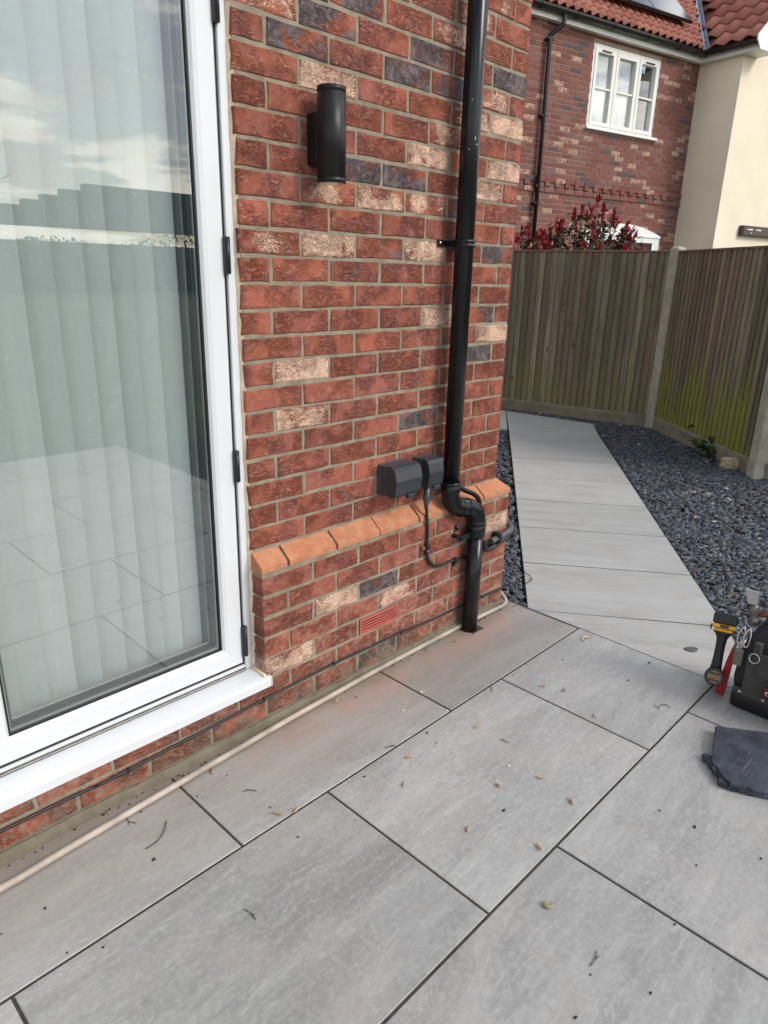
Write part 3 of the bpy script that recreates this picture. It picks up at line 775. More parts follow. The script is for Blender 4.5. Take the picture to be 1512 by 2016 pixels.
CR = {(20,0):.54,(20,2):.30,(19,5):.52,(18,0):.47,(18,1):.66,(18,4):.62,(18,5):.68,(17,4):.52,(16,3):.66,(16,5):.66,(15,5):.60,(14,1):.54,(14,2):.60,(14,3):.56,
      (12,0):.50,(12,1):.64,(12,3):.64,(9,4):.64,(8,5):.68,(7,1):.68,(5,1):.60,(5,3):.46,(21,4):.50,(22,1):.55,(23,5):.5,(24,3):.6,(22,4):.55}
DK = {(20,1):.66,(20,3):.56,(20,5):.78,(19,1):.66,(19,3):.64,(19,4):.56,(15,2):.68,(15,3):.70,(14,4):.58,(12,2):.54,(12,5):.55,(11,1):.46,(11,2):.48,(9,5):.56,(7,5):.80,(4,3):.66,
      (3,0):.46,(17,0):.42,(21,1):.6,(21,2):.62,(22,2):.6,(2,2):.47,(12,4):.45}
E_FULL = [0.0, .22, .445, .67, .893, 1.11, WR]; E_HALF = [0.0, .1075, .3325, .5575, .778, 1.0, 1.22, WR]
for i in range(0, 29):
    ed = E_HALF if i % 2 else E_FULL
    for j in range(len(ed)-1):
        a = ed[j] + (0.005 if j else 0); b = ed[j+1] - (0.005 if j < len(ed)-2 else 0)
        cr_ = CR.get((i, j), 0.0); dk = DK.get((i, j), 0.0)
        if i > 20 and not cr_ and not dk and rnd.random() < 0.25: cr_ = rnd.choice((0, .55)); dk = 0.6 if not cr_ else 0
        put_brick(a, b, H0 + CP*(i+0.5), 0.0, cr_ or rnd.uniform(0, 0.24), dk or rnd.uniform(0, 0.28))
EA = [0.0, .215, .43, .645, .86, 1.075, 1.262, PXR]; EB = [0.0, .107, .322, .537, .752, .967, 1.17, PXR]
PC = {(1,1):.40,(2,3):.44,(2,6):.60,(3,1):.62,(3,2):0,(4,3):.56,(5,0):.62,(4,4):.42,(2,4):.44,(6,4):.46,(7,3):.44,(7,4):.50,(3,5):.44}
PD = {(3,2):.62,(7,0):.5,(7,1):.45,(6,0):.4,(7,2):.62,(4,1):.42,(6,5):.45}
for k in range(1, 9):
    A = k % 2 == 1; ed = EA if A else EB; z0 = H0 - CP*(k+1)
    lo = list(ed)
    if z0 < 0.15:
        ext = [(-0.215*j if A else 0.107-0.215*j) for j in range(1, 13)]; lo = sorted(ext) + [e for e in ed if e > 0.01 or A]
    for j in range(len(lo)-1):
        if k == 5 and abs(lo[j]-.43) < 0.01: continue          # air vent sits here
        first = (j == 0); last = (j == len(lo)-2)
        a = lo[j] + (0 if first else 0.005); b = lo[j+1] - (0 if last else 0.005)
        jj = j if z0 >= 0.15 else j - (len(lo)-len(ed))
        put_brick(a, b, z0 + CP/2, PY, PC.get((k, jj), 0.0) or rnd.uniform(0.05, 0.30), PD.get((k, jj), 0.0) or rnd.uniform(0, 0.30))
# orange sloping plinth bricks
def plinth_brick(a, b, right_return=False):
    xm = (a+b)/2; z0, z1 = H0-CP+0.0095, H0-0.004
    prof = [(0.06, 0), (0.06, z1-z0), (0.002, z1-z0), (-0.049, 0.0225), (-0.0505, 0.019), (-0.0505, 0.002), (-0.048, 0.0)]
    mb = MB().extrude(prof, (a, 0, z0), (b, 0, z0), (0, 1, 0), (0, 0, 1))
    if right_return:
        for i, v in enumerate(mb.v):
            x, y, z = v
            if x > xm and z > z0+0.03 and y < 0.03: mb.v[i] = (WR+0.001, y, z)
    ob = mb.build('plinth_brick', 'plinth', house, (xm, 0, z0)); return ob
for j in range(len(EB)-1):
    a = EB[j] + (0.006 if j else 0); b = EB[j+1] - (0.004 if j < len(EB)-2 else 0)
    if j == 3: a -= 0.004
    plinth_brick(a + rnd.uniform(-.001, .001), b + rnd.uniform(-.001, .001), j == len(EB)-2)
# dark gappy mortar between the plinth bricks
pj = MB()
for j in range(1, len(EB)-1):
    x = EB[j]; w_ = 0.005 if j in (1, 2) else 0.0040
    pj.extrude([(0.05, 0.0), (0.05, 0.058), (0.004, 0.058), (-0.040, 0.026), (-0.044, 0.004)], (x-w_, 0, H0-CP+0.009), (x+w_, 0, H0-CP+0.009), (0, 1, 0), (0, 0, 1))
pj.build('plinth_joint', 'plinthjoint', house)
pb = MB(); pb.box(0.0025, PXR-0.004, -0.0455, 0.1, H0-CP-0.013, H0-CP+0.0125); pb.build('bed_joint', 'mortar', house)
# mortar haunch between wall foot and paving
hb = MB(); N_ = 260
for side in range(N_):
    xa = -3.2 + (PXR+3.2)*side/N_; xb = -3.2 + (PXR+3.2)*(side+1)/N_
    hh = lambda k: 0.033+0.0018*math.sin(k*0.31)+0.0012*math.sin(k*0.83+1)+0.0008*math.sin(k*2.1)
    dd_ = lambda k: 0.013+0.003*math.sin(k*0.23+2)+0.0015*math.sin(k*0.9)
    hb.add([(xa, PY-0.0035, hh(side)), (xb, PY-0.0035, hh(side+1)), (xb, PY-dd_(side+1)*0.55, hh(side+1)*0.35), (xa, PY-dd_(side)*0.55, hh(side)*0.35), (xb, PY-dd_(side+1), 0.0012), (xa, PY-dd_(side), 0.0012)], [(0, 1, 2, 3), (3, 2, 4, 5)], True)
hb.build('mortar_haunch', 'mortar', house)

# air vent
av = thing('air_vent', 'red plastic louvred air vent set low in the brick plinth', 'vent', (0.54, PY, 0.184))
vx0, vx1, vz0, vz1 = 0.437, 0.640, 0.190, 0.2535
MB().box(vx0, vx1, PY+0.0008, PY+0.05, vz0, vz1).build('vent_box', 'ventdark', av)
fr = MB(); fr.box(vx0, vx0+0.004, PY-0.0035, PY+0.03, vz0, vz1); fr.box(vx1-0.004, vx1, PY-0.0035, PY+0.03, vz0, vz1)
fr.box(vx0+0.004, vx1-0.004, PY-0.0035, PY+0.03, vz1-0.004, vz1); fr.box(vx0+0.004, vx1-0.004, PY-0.0035, PY+0.03, vz0, vz0+0.004); fr.build('vent_frame', 'vent', av)
for k in range(5):
    z = vz0+0.0078+k*0.0113
    MB().box(vx0+0.004, vx1-0.004, PY-0.0030, PY+0.0006, z, z+0.0052).build('slat', 'vent', av)

# ================================================================== DOOR
door = thing('patio_door', 'white framed glazed patio door with black hinges and a white sill', 'door', (-0.45, 0.03, 0.17))
FY = 0.018                                      # frame face
f = MB()
f.cbox(-0.0295, -0.001, FY, 0.098, 0.205, 2.42, 0.002); f.build('door_jamb', 'upvc', door)
f = MB(); f.cbox(-1.72, -0.0300, FY+0.002, 0.098, 0.203, 0.2235, 0.002); f.build('threshold', 'upvc', door)
f = MB(); f.cbox(-1.72, -0.0300, FY, 0.098, 2.36, 2.42, 0.002); f.build('door_head', 'upvc', door)
f = MB(); f.box(-1.72, -0.0302, FY+0.010, 0.07, 0.2236, 0.2335); f.box(-0.0385, -0.0297, FY+0.010, 0.07, 0.2336, 2.36); f.build('door_gap', 'gasket', door)
tr = MB(); tr.box(-1.72, -0.031, FY-0.0015, FY+0.0015, 0.2105, 0.2155); tr.box(-1.72, -0.031, FY-0.002, FY+0.001, 0.203, 0.2058); tr.build('track_dirt', 'dirt', door)
# sealant fillet in the corner of the reveal
s_ = MB(); N_ = 90
for i in range(N_):
    za = 0.196 + 2.22*i/N_; zb = 0.196 + 2.22*(i+1)/N_
    ra = lambda z: 0.0018*math.sin(z*37)+0.0012*math.sin(z*91+1)
    s_.add([(-0.0050+ra(za)*0.6, FY-0.0012, za), (-0.0050+ra(zb)*0.6, FY-0.0012, zb), (0.0035, 0.0035+ra(zb), zb), (0.0035, 0.0035+ra(za), za)], [(0,1,2,3)], True)
s_.build('sealant_bead', 'seal', door)
def leaf(x0, x1, nm='sash'):
    # sash outer x0..x1, z .2335..2.355, glazed opening inset
    zb, zt = 0.2335, 2.355; gx0, gx1, gz0, gz1 = x0+0.0725, x1-0.0725, 0.3055, 2.285
    FS = FY+0.002; GY = FY+0.020
    prof = [(0, 0.055), (0, 0.004), (0.004, 0.0), (0.052, 0.0), (0.064, 0.004), (0.0725, 0.014), (0.0725, 0.055)]   # (inwards, depth)
    sm = MB()
    for (ax, az), (bx, bz), inn in (((x1, zb), (x1, zt), (-1, 0)), ((x0, zt), (x0, zb), (1, 0)), ((x0, zb), (x1, zb), (0, 1)), ((x1, zt), (x0, zt), (0, -1))):
        vs = []
        for (px_, pz_) in ((ax, az), (bx, bz)):
            cxs = 1 if px_ == x0 else -1; czs = 1 if pz_ == zb else -1
            for d, dep in prof: vs.append((px_+cxs*d, FS+dep, pz_+czs*d))
        n = len(prof); sm.add(vs, [(i, (i+1) % n, n+(i+1) % n, n+i) for i in range(n)])
    sash = sm.build(nm, 'upvc', door)
    def ring(a, b, y0, y1, name, mat):
        r_ = MB()
        r_.box(gx0+a, gx0+b, y0, y1, gz0+a, gz1-a); r_.box(gx1-b, gx1-a, y0, y1, gz0+a, gz1-a)
        r_.box(gx0+b, gx1-b, y0, y1, gz0+a, gz0+b); r_.box(gx0+b, gx1-b, y0, y1, gz1-b, gz1-a); r_.build(name, mat, sash)
    ring(-0.001, 0.0045, GY-0.006, GY+0.004, 'gasket', 'gasket')
    ring(0.0048, 0.0085, GY+0.004, GY+0.012, 'spacer_bar', 'spacer')
    ring(0.0088, 0.0170, GY+0.013, GY+0.040, 'inner_rebate', 'darkgreen')
    ring(0.0173, 0.0205, GY+0.038, GY+0.042, 'inner_bead', 'spacer')
    MB().add([(gx0-0.003, GY, gz0-0.003), (gx1+0.003, GY, gz0-0.003), (gx1+0.003, GY, gz1+0.003), (gx0-0.003, GY, gz1+0.003)], [(0, 1, 2, 3)]).build('glass_pane', 'glass', sash)
    return sash
leaf(-0.8405, -0.0385)
leaf(-1.652, -0.8500)
f = MB(); f.box(-0.8498, -0.8407, FY+0.012, 0.07, 0.2338, 2.355); f.build('meeting_gap', 'gasket', door)
for z0, z1 in ((2.085, 2.185), (1.482, 1.580), (0.873, 0.972), (0.264, 0.373)):
    hmb = MB(); hmb.cbox(-0.0430, -0.0245, FY-0.0105, FY+0.006, z0, z1, 0.002)
    hg = hmb.build('hinge', 'hinge', door)
    kn = MB(); kn.cyl((-0.0345, FY-0.0110, z0+0.002), (-0.0345, FY-0.0110, z1-0.002), 0.0062, 12); kn.build('hinge_barrel', 'hinge', hg)
# sill with sloping top, lip and end cap
sp = [(0.030, 0.0), (0.030, 0.037), (0.000, 0.0355), (-0.055, 0.031), (-0.068, 0.0275), (-0.0735, 0.0245), (-0.0755, 0.020), (-0.0755, -0.006), (-0.0735, -0.008), (-0.05, -0.008), (-0.03, 0.0)]
MB().extrude(sp, (-1.72, 0.010, 0.168), (-0.0005, 0.010, 0.168), (0, 1, 0), (0, 0, 1)).build('sill', 'upvc', door)
sp2 = [(-0.0618, 0.0), (-0.0618, 0.0300), (-0.068, 0.0280), (-0.0735, 0.0250), (-0.0758, 0.0205), (-0.0758, -0.006), (-0.0735, -0.008), (-0.0618, -0.008)]
MB().extrude(sp2, (-0.0004, 0.010, 0.168), (0.0115, 0.010, 0.168), (0, 1, 0), (0, 0, 1)).build('sill_horn', 'upvc', door)
sp3 = [(a, b+0.0009) if b > 0 else (a, b-0.0005) for a, b in sp2]; sp3 = [(a-0.0009 if a < -0.07 else a, b) for a, b in sp3]
MB().extrude(sp3, (0.0128, 0.010, 0.168), (0.0162, 0.010, 0.168), (0, 1, 0), (0, 0, 1)).build('sill_end_cap', 'upvc', door)
se = MB(); se.extrude([(0.012, 0.030), (0.012, 0.044), (-0.062, 0.037), (-0.066, 0.030)], (-0.010, 0.010, 0.170), (0.0005, 0.010, 0.170), (0, 1, 0), (0, 0, 1)); se.build('sill_sealant', 'seal', door)

# vertical blind behind the glass
blind = thing('vertical_blind', 'pale grey green vertical blind with swirl pattern hanging behind the door glass', 'blind', (-0.45, 0.15, 0.25))
bx = [-0.060, -0.136, -0.206, -0.268, -0.330, -0.397, -0.475, -0.552, -0.630, -0.706, -0.782, -0.860, -0.937, -1.014, -1.09, -1.167, -1.244, -1.32, -1.397, -1.474, -1.55, -1.63]
for i, x in enumerate(bx):
    sm = MB(); wd = 0.094; dp = rnd.uniform(0.060, 0.088); K = 6
    for k in range(K):
        def pt(u, z): return (x - wd*u, 0.112 + dp*u + 0.004*math.sin(u*math.pi), z)
        sm.add([pt(k/K, 0.245), pt((k+1)/K, 0.245), pt((k+1)/K, 2.37), pt(k/K, 2.37)], [(0,1,2,3)], True)
    sm.build('slat', 'blind', blind)
MB().box(-1.70, -0.02, 0.105, 0.165, 2.372, 2.41).build('headrail', 'upvc', blind)

# ================================================================== WALL FITTINGS
lamp = thing('wall_lamp', 'matt black cylindrical up and down light on the brick wall', 'lamp', (0.276, -0.002, 1.86))
lx, ly = 0.276, -0.074
cy_ = MB().lathe((lx, ly, 1.738), (0, 0, 1), [(0.0, 0.0405), (0.0, 0.0415), (0.0125, 0.0415), (0.0128, 0.0405), (0.0142, 0.0405), (0.0145, 0.0415), (0.2300, 0.0415), (0.2303, 0.0405), (0.2317, 0.0405), (0.2320, 0.0415), (0.2455, 0.0415), (0.2455, 0.0375), (0.236, 0.037)], 40)
cy_.build('lamp_body', 'lamp', lamp)
MB().cyl((lx, ly, 1.7365), (lx, ly, 1.7379), 0.0365, 32).build('lamp_glass', 'lampglass', lamp)
MB().cbox(lx-0.030, lx+0.030, -0.045, -0.0005, 1.787, 1.922, 0.002).build('back_plate', 'lamp', lamp)

def socket(nm, label, x0, x1, z0, z1, depth):
    o = thing(nm, label, 'socket', ((x0+x1)/2, 0, z0), 'weatherproof sockets on the wall')
    prof = [(0, 0), (0, z1-z0), (-depth*0.50, z1-z0), (-depth*0.56, z1-z0-0.004), (-depth*0.56, 0.006), (-depth*0.5, 0)]
    MB().extrude(prof, (x0+0.004, -0.001, z0), (x1-0.004, -0.001, z0), (0, 1, 0), (0, 0, 1)).build('back_box', 'socket', o)
    mb = MB().cbox(x0, x1, -0.012, -0.0008, z0-0.004, z1+0.004, 0.003); mb.build('wall_plate', 'socket', o)
    h = z1-z0
    lid = [(-depth*0.52, 0.004), (-depth*0.52, h+0.003), (-depth*0.62, h+0.005), (-depth*0.80, h-0.002), (-depth*0.90, h-0.014), (-depth*0.985, h*0.56), (-depth*0.99, h*0.5), (-depth*0.93, 0.012), (-depth*0.86, 0.001), (-depth*0.7, -0.001)]
    MB().extrude(lid, (x0+0.0005, -0.001, z0), (x1-0.0005, -0.001, z0), (0, 1, 0), (0, 0, 1)).build('lid', 'socketlid', o)
    xm = x0+(x1-x0)*0.62
    MB().cbox(xm-0.018, xm+0.018, -depth*0.99, -depth*0.80, z0-0.014, z0+0.004, 0.003).build('latch', 'latch', o)
    for zz_ in (z0+h*0.35, z0+h*0.7):
        MB().cyl((x0-0.0006, -depth*0.26, zz_), (x0+0.006, -depth*0.26, zz_), 0.009, 16).build('knockout', 'socket', o)
    return o
s1 = socket('outdoor_socket', 'wider dark grey weatherproof socket box on the brick wall, nearer the door', 0.566, 0.706, 0.715, 0.826, 0.098)
s2 = socket('outdoor_socket', 'narrower dark grey weatherproof socket box with a cable below, next to the downpipe', 0.760, 0.846, 0.714, 0.822, 0.086)

# downpipe
dp_ = thing('downpipe', 'black round plastic downpipe with an offset bend over the plinth', 'pipe', (1.07, -0.092, 0))
UX, UY, LX, LY = 0.922, -0.062, 1.070, -0.094; PRr = 0.0340
MB().cyl((UX, UY, 0.66), (UX, UY, 3.4), PRr, 40).build('upper_pipe', 'pipe', dp_)
bz = smooth_path([(UX, UY, 0.700), (UX, UY, 0.665), (UX+0.004, UY-0.001, 0.635), (UX+0.022, UY-0.005, 0.606), (UX+0.050, UY-0.011, 0.592), (UX+0.098, UY-0.021, 0.580), (LX-0.022, LY+0.005, 0.566), (LX-0.004, LY+0.001, 0.538), (LX, LY, 0.505), (LX, LY, 0.47)], 5)
MB().tube(bz, 0.0375, 32).build('offset_bend', 'pipe', dp_)
MB().lathe((UX, UY, 0.662), (0, 0, 1), [(0, 0.0395), (0.002, 0.0405), (0.030, 0.0405), (0.032, 0.0385), (0.034, 0.0385), (0.036, 0.0400), (0.046, 0.0400), (0.047, 0.0345)], 40).build('pipe_socket', 'pipe', dp_)
MB().lathe((LX, LY, 0.455), (0, 0, 1), [(0, 0.0365), (0.002, 0.0405), (0.040, 0.0405), (0.042, 0.0385), (0.045, 0.0385), (0.047, 0.0400), (0.060, 0.0400), (0.062, 0.0375)], 40).build('pipe_socket', 'pipe', dp_)
dirb = Vector((LX-UX, LY-UY, -0.03)).normalized()
for uu in (0.052, 0.088):
    a = Vector((UX, UY, 0.600)) + dirb*uu
    MB().lathe(a, dirb, [(0, 0.0375), (0.001, 0.0405), (0.006, 0.0405), (0.007, 0.0375)], 32).build('collar', 'pipe', dp_)
MB().cyl((LX, LY, -0.012), (LX, LY, 0.47), PRr, 40).build('lower_pipe', 'pipe', dp_)
for an_, zz_, l_ in ((-2.50, 2.05, 0.004), (-1.95, 1.93, 0.012), (-1.75, 1.915, 0.006), (-2.55, 1.90, 0.003)):
    MB().lathe((UX+PRr*math.cos(an_), UY+PRr*math.sin(an_), zz_), (0, 0, 1), [(0, 0.0006), (l_*0.3, 0.0019), (l_*0.7, 0.0014), (l_, 0.0004)], 8).build('mortar_splash', 'chipwhite', dp_)
# brackets
MB().lathe((UX, UY, 1.588), (0, 0, 1), [(0, 0.0345), (0, 0.0385), (0.008, 0.0395), (0.010, 0.0378), (0.016, 0.0378), (0.018, 0.0395), (0.026, 0.0385), (0.026, 0.0345)], 40).build('bracket', 'pipe', dp_)
bl = MB().cbox(UX-0.082, UX+0.06, -0.010, -0.0005, 1.588, 1.614, 0.003); bl.box(UX-0.030, UX+0.030, -0.06, -0.008, 1.590, 1.612); bo = bl.build('bracket_arm', 'pipe', dp_)
MB().lathe((UX-0.072, -0.0100, 1.601), (0, -1, 0), [(0, 0.0055), (0.002, 0.005), (0.003, 0.003)], 12).build('screw', 'screw', bo)
MB().lathe((LX, LY, 0.446), (0, 0, 1), [(0, 0.0345), (0, 0.0392), (0.006, 0.0400), (0.020, 0.0400), (0.026, 0.0392), (0.026, 0.0345)], 40).build('bracket', 'pipe', dp_)
bl = MB().cbox(LX-0.105, LX-0.028, LY-0.006, LY+0.004, 0.448, 0.470, 0.002); bl.cyl((LX-0.100, PY, 0.460), (LX-0.100, LY+0.004, 0.460), 0.0085, 14)
bo = bl.build('bracket_arm', 'pipe', dp_)
MB().lathe((LX-0.078, PY-0.0005, 0.494), (0, -1, 0), [(0, 0.014), (0.008, 0.014), (0.011, 0.010)], 18).build('fixing_plug', 'pipe', dp_)
MB().lathe((LX-0.078, PY-0.0115, 0.494), (0, -1, 0), [(0, 0.005), (0.0015, 0.004)], 12).build('screw', 'screw', dp_)
MB().box(LX-0.02, LX+0.054, LY-0.040, LY+0.045, -0.002, 0.0022).build('gully_plate', 'twig', dp_)
# thick black lead that comes from behind the pipe
lead = MB().tube(smooth_path([(0.965, -0.012, 0.86), (0.968, -0.016, 0.76), (0.975, -0.022, 0.70), (1.015, -0.048, 0.655), (1.072, -0.066, 0.625), (1.108, -0.070, 0.590), (1.118, -0.066, 0.54), (1.118, -0.062, 0.48), (1.118, -0.060, 0.38)], 7), 0.0105, 14)
tag(lead.build('conduit', 'pipe', None), 'thick black flexible conduit curving out from behind the downpipe bend', 'conduit')

# socket cable
cab = thing('socket_cable', 'thin black cable looping down from the narrower socket and behind the downpipe', 'cable', (0.85, -0.06, 0.35))
MB().lathe((0.785, -0.055, 0.712), (0, 0, -1), [(0, 0.013), (0.030, 0.013), (0.032, 0.0145), (0.055, 0.0145), (0.075, 0.009), (0.092, 0.0075)], 18).build('cable_gland', 'socket', cab)
cp = smooth_path([(0.785, -0.055, 0.640), (0.790, -0.0575, 0.58), (0.797, -0.0585, 0.52), (0.796, -0.058, 0.465), (0.800, -0.058, 0.42), (0.822, -0.058, 0.382), (0.860, -0.058, 0.356), (0.905, -0.058, 0.347), (0.950, -0.058, 0.349), (1.000, -0.058, 0.348), (1.060, -0.058, 0.340), (1.14, -0.058, 0.345), (1.22, -0.058, 0.345), (1.30, -0.058, 0.347), (1.366, -0.060, 0.352), (1.380, -0.040, 0.36), (1.380, 0.1, 0.37)], 6)
MB().tube(cp, 0.0062, 10).build('lead', 'cable', cab)
for x, z in ((0.797, 0.452), (0.985, 0.340), (1.268, 0.338)):
    c_ = MB(); c_.cbox(x-0.009, x+0.009, -0.069, PY, z-0.004, z+0.018, 0.002); c_.cyl((x, PY, z-0.012), (x, -0.064, z-0.012), 0.0075, 12)
    cl_ = c_.build('cable_clip', 'cable', cab); MB().cyl((x, -0.0642, z-0.012), (x, -0.0655, z-0.012), 0.0042, 10).build('nail', 'screw', cl_)
MB().cyl((0.776, PY, 0.456), (0.776, -0.062, 0.456), 0.008, 12).build('wall_plug', 'copper', cab)

# grey conduit stub at the corner
con = thing('conduit_elbow', 'short grey plastic conduit sleeve clipped by the wall corner right of the downpipe', 'conduit', (1.28, -0.07, 0.37))
MB().tube(smooth_path([(1.212, -0.076, 0.378), (1.27, -0.076, 0.383), (1.345, -0.074, 0.392), (1.378, -0.064, 0.398), (1.392, -0.03, 0.402), (1.392, 0.12, 0.404)], 6), 0.0135, 16).build('sleeve', 'conduit', con)
MB().cbox(1.250, 1.272, -0.094, PY, 0.362, 0.408, 0.003).build('saddle_clip', 'cable', con)
MB().tube(smooth_path([(1.180, -0.066, 0.385), (1.178, -0.066, 0.362), (1.190, -0.066, 0.345), (1.215, -0.068, 0.340), (1.27, -0.070, 0.352), (1.34, -0.072, 0.366), (1.384, -0.050, 0.375)], 6), 0.0115, 12).build('flexible_tail', 'cable', con)

# long black cable along the foot of the wall
lc = thing('wall_cable', 'long black cable clipped low along the brick wall under the door', 'cable', (0.2, -0.056, 0.1))
MB().tube(smooth_path([(-3.0, -0.056, 0.100), (-0.85, -0.056, 0.101), (-0.58, -0.0565, 0.096), (-0.3, -0.056, 0.105), (-0.05, -0.0565, 0.114), (0.15, -0.056, 0.120), (0.31, -0.0565, 0.124), (0.48, -0.056, 0.121), (0.65, -0.056, 0.119), (0.85, -0.0565, 0.110), (1.04, -0.056, 0.108), (1.2, -0.056, 0.104), (1.355, -0.0565, 0.098), (1.374, -0.045, 0.097), (1.374, 0.2, 0.10)], 8), 0.0050, 10).build('lead', 'cable', lc)
for x, z in ((-0.50, 0.098), (-0.015, 0.115), (0.300, 0.124), (0.66, 0.119), (1.20, 0.104)):
    MB().cbox(x-0.004, x+0.004, -0.0640, PY, z-0.0065, z+0.0065, 0.0015).build('cable_clip', 'cable', lc)

# beige hose on the ground
hs = MB().tube(smooth_path([(-1.9, -0.17, 0.013), (-1.3, -0.158, 0.013), (-0.892, -0.150, 0.013), (-0.738, -0.139, 0.013), (-0.378, -0.114, 0.013), (0.049, -0.088, 0.013), (0.30, -0.0775, 0.013), (0.484, -0.070, 0.013), (0.72, -0.066, 0.013), (0.90, -0.0645, 0.013), (1.04, -0.0645, 0.014), (1.19, -0.068, 0.014), (1.31, -0.072, 0.014), (1.365, -0.072, 0.016), (1.398, -0.055, 0.024), (1.410, -0.012, 0.045), (1.405, 0.05, 0.075), (1.40, 0.16, 0.09)], 8), 0.0098, 14)
tag(hs.build('garden_hose', 'hose'), 'dirty beige hose lying on the paving along the wall foot', 'hose')

# ================================================================== FENCE
P1 = Vector((6.085, 1.375)); P2 = Vector((4.845, -0.075)); d12 = (P2-P1); L12 = d12.length; u12 = d12.normalized()
Pm = Vector((5.745, 3.235)); u01 = (P1-Pm).normalized(); P0 = P1 - u01*(L12*2.0)
P3 = P2 + (Vector((0.2, -1.0)).normalized())*L12
pd = Vector((-0.93, -0.36)).normalized()
def post(p, lab, ang):
    o = thing('fence_post', lab, 'post', (p.x, p.y, 0), 'concrete fence posts')
    Rz = Matrix.Translation((p.x, p.y, 0)) @ Matrix.Rotation(ang, 4, 'Z')
    mb = MB().cbox(-0.052, 0.052, -0.062, 0.062, -0.1, 1.795, 0.010, Rz); mb.build('shaft', 'concrete', o)
    MB().add([Rz @ Vector(v) for v in ((-0.042,-0.052,1.7955),(0.042,-0.052,1.7955),(0.042,0.052,1.7955),(-0.042,0.052,1.7955),(0,0,1.812))], [(0,1,4),(1,2,4),(2,3,4),(3,0,4)]).build('weathered_top', 'concrete', o)
    return o
a12 = math.atan2(u12.y, u12.x); a01 = math.atan2(u01.y, u01.x)
post(P1, 'concrete fence post at the bend between the two fence panels', (a12+a01)/2)
post(P2, 'concrete fence post at the right edge of the picture beyond the pale stone', a12)
# board mesh: feather edge, thick on one side
def board_mesh(w_, h_, var):
    g = random.Random(var); me = bpy.data.meshes.new('board')
    t0, t1 = 0.024, 0.006
    vs = [(0, 0, 0), (w_, 0, 0), (w_, t1, 0), (0, t0, 0)]; vs = vs + [(x+g.uniform(-.002, .002), y, h_+g.uniform(-.004, .004)) for x, y, z in vs]
    me.from_pydata(vs, [], [(0,1,2,3),(7,6,5,4),(0,4,5,1),(1,5,6,2),(2,6,7,3),(3,7,4,0)])
    bm = bmesh.new(); bm.from_mesh(me); bmesh.ops.recalc_face_normals(bm, faces=bm.faces[:]); bm.to_mesh(me); bm.free(); return me
def panel(A, B, lab, mat, pitch, gb_h, seed, topdrop=0.0):
    g = random.Random(seed); d = (B-A); L = d.length; u = d/L; ang = math.atan2(u.y, u.x)
    nrm = Vector((-u.y, u.x));
    if nrm.dot(Vector((CAM.x, CAM.y))-A) < 0: nrm = -nrm; flip = True
    else: flip = False
    o = thing('garden_fence', lab, 'fence', ((A.x+B.x)/2, (A.y+B.y)/2, 0), 'closeboard fence panels')
    Mx = Matrix(((u.x, nrm.x, 0, A.x), (u.y, nrm.y, 0, A.y), (0, 0, 1, 0), (0, 0, 0, 1)))
    MB().cbox(0.05, L-0.05, -0.025, 0.025, -0.10, gb_h, 0.006, Mx).build('gravel_board', 'gboard', o)
    MB().box(0.05, L-0.05, 0.0255, 0.030, gb_h-0.045, gb_h-0.018, Mx).build('gravel_board_rib', 'gboard', o)
    meshes = [board_mesh(pitch*1.22, 1.745-gb_h, 10*seed+k) for k in range(3)]
    for me in meshes: me.materials.append(M[mat])
    n = int((L-0.11)/pitch)
    for k in range(n):
        x = 0.055 + (L-0.11)*k/n
        ob = link('board', meshes[g.randrange(3)])
        loc = Mx @ Vector((x, 0.0, gb_h+0.004)); ob.location = loc
        # board local x along fence, y out towards camera; mirrored frame handled by a rotation about z
        ca = math.atan2(u.y, u.x)
        if flip: ob.location = Mx @ Vector((x+pitch*1.22, 0.0, gb_h+0.004)); ob.rotation_euler = (0, g.uniform(-.003, .003), ca+math.pi)
        else: ob.rotation_euler = (0, g.uniform(-.003, .003), ca)
        set_parent(ob, o); ob.color = (g.random(), max(0, g.uniform(-1.2, 0.9)), g.random(), 1)
    MB().cbox(0.05, L-0.05, -0.012, 0.026, 1.750, 1.768, 0.003, Mx).build('capping_rail', mat, o)
    MB().box(0.06, L-0.06, -0.045, -0.002, 0.5, 0.54, Mx).box(0.06, L-0.06, -0.045, -0.002, 1.45, 1.49, Mx).build('back_rail', mat, o)
    return o
panel(P0, P1, 'dull grey brown wooden fence panel facing down the path', 'wood1', 0.073, 0.115, 1)
panel(P1, P2, 'wooden fence panel with green algae along its foot, right of the path', 'wood2', 0.075, 0.125, 2)
panel(P2, P3, 'sliver of wooden fence panel past the rightmost concrete post', 'wood2', 0.085, 0.125, 3)

# pale stone by the fence
g = random.Random(5); st = bmesh.new(); bmesh.ops.create_cube(st, size=1.0)
bmesh.ops.subdivide_edges(st, edges=st.edges[:], cuts=3, use_grid_fill=True)
for v in st.verts:
    v.co = Vector((v.co.x*0.155, v.co.y*0.10, v.co.z*0.10)) + Vector((g.uniform(-1, 1), g.uniform(-1, 1), g.uniform(-1, 1)))*0.007
    if v.co.z > 0: v.co.y *= 0.85
me = bpy.data.meshes.new('stone_block'); st.to_mesh(me); st.free(); me.materials.append(M['stone'])
ob = link('stone_block', me, None, (4.985, 0.165, 0.028)); ob.rotation_euler = (0.05, -0.06, -0.85)
tag(ob, 'rough pale sandstone block on the slate by the mossy fence', 'stone')

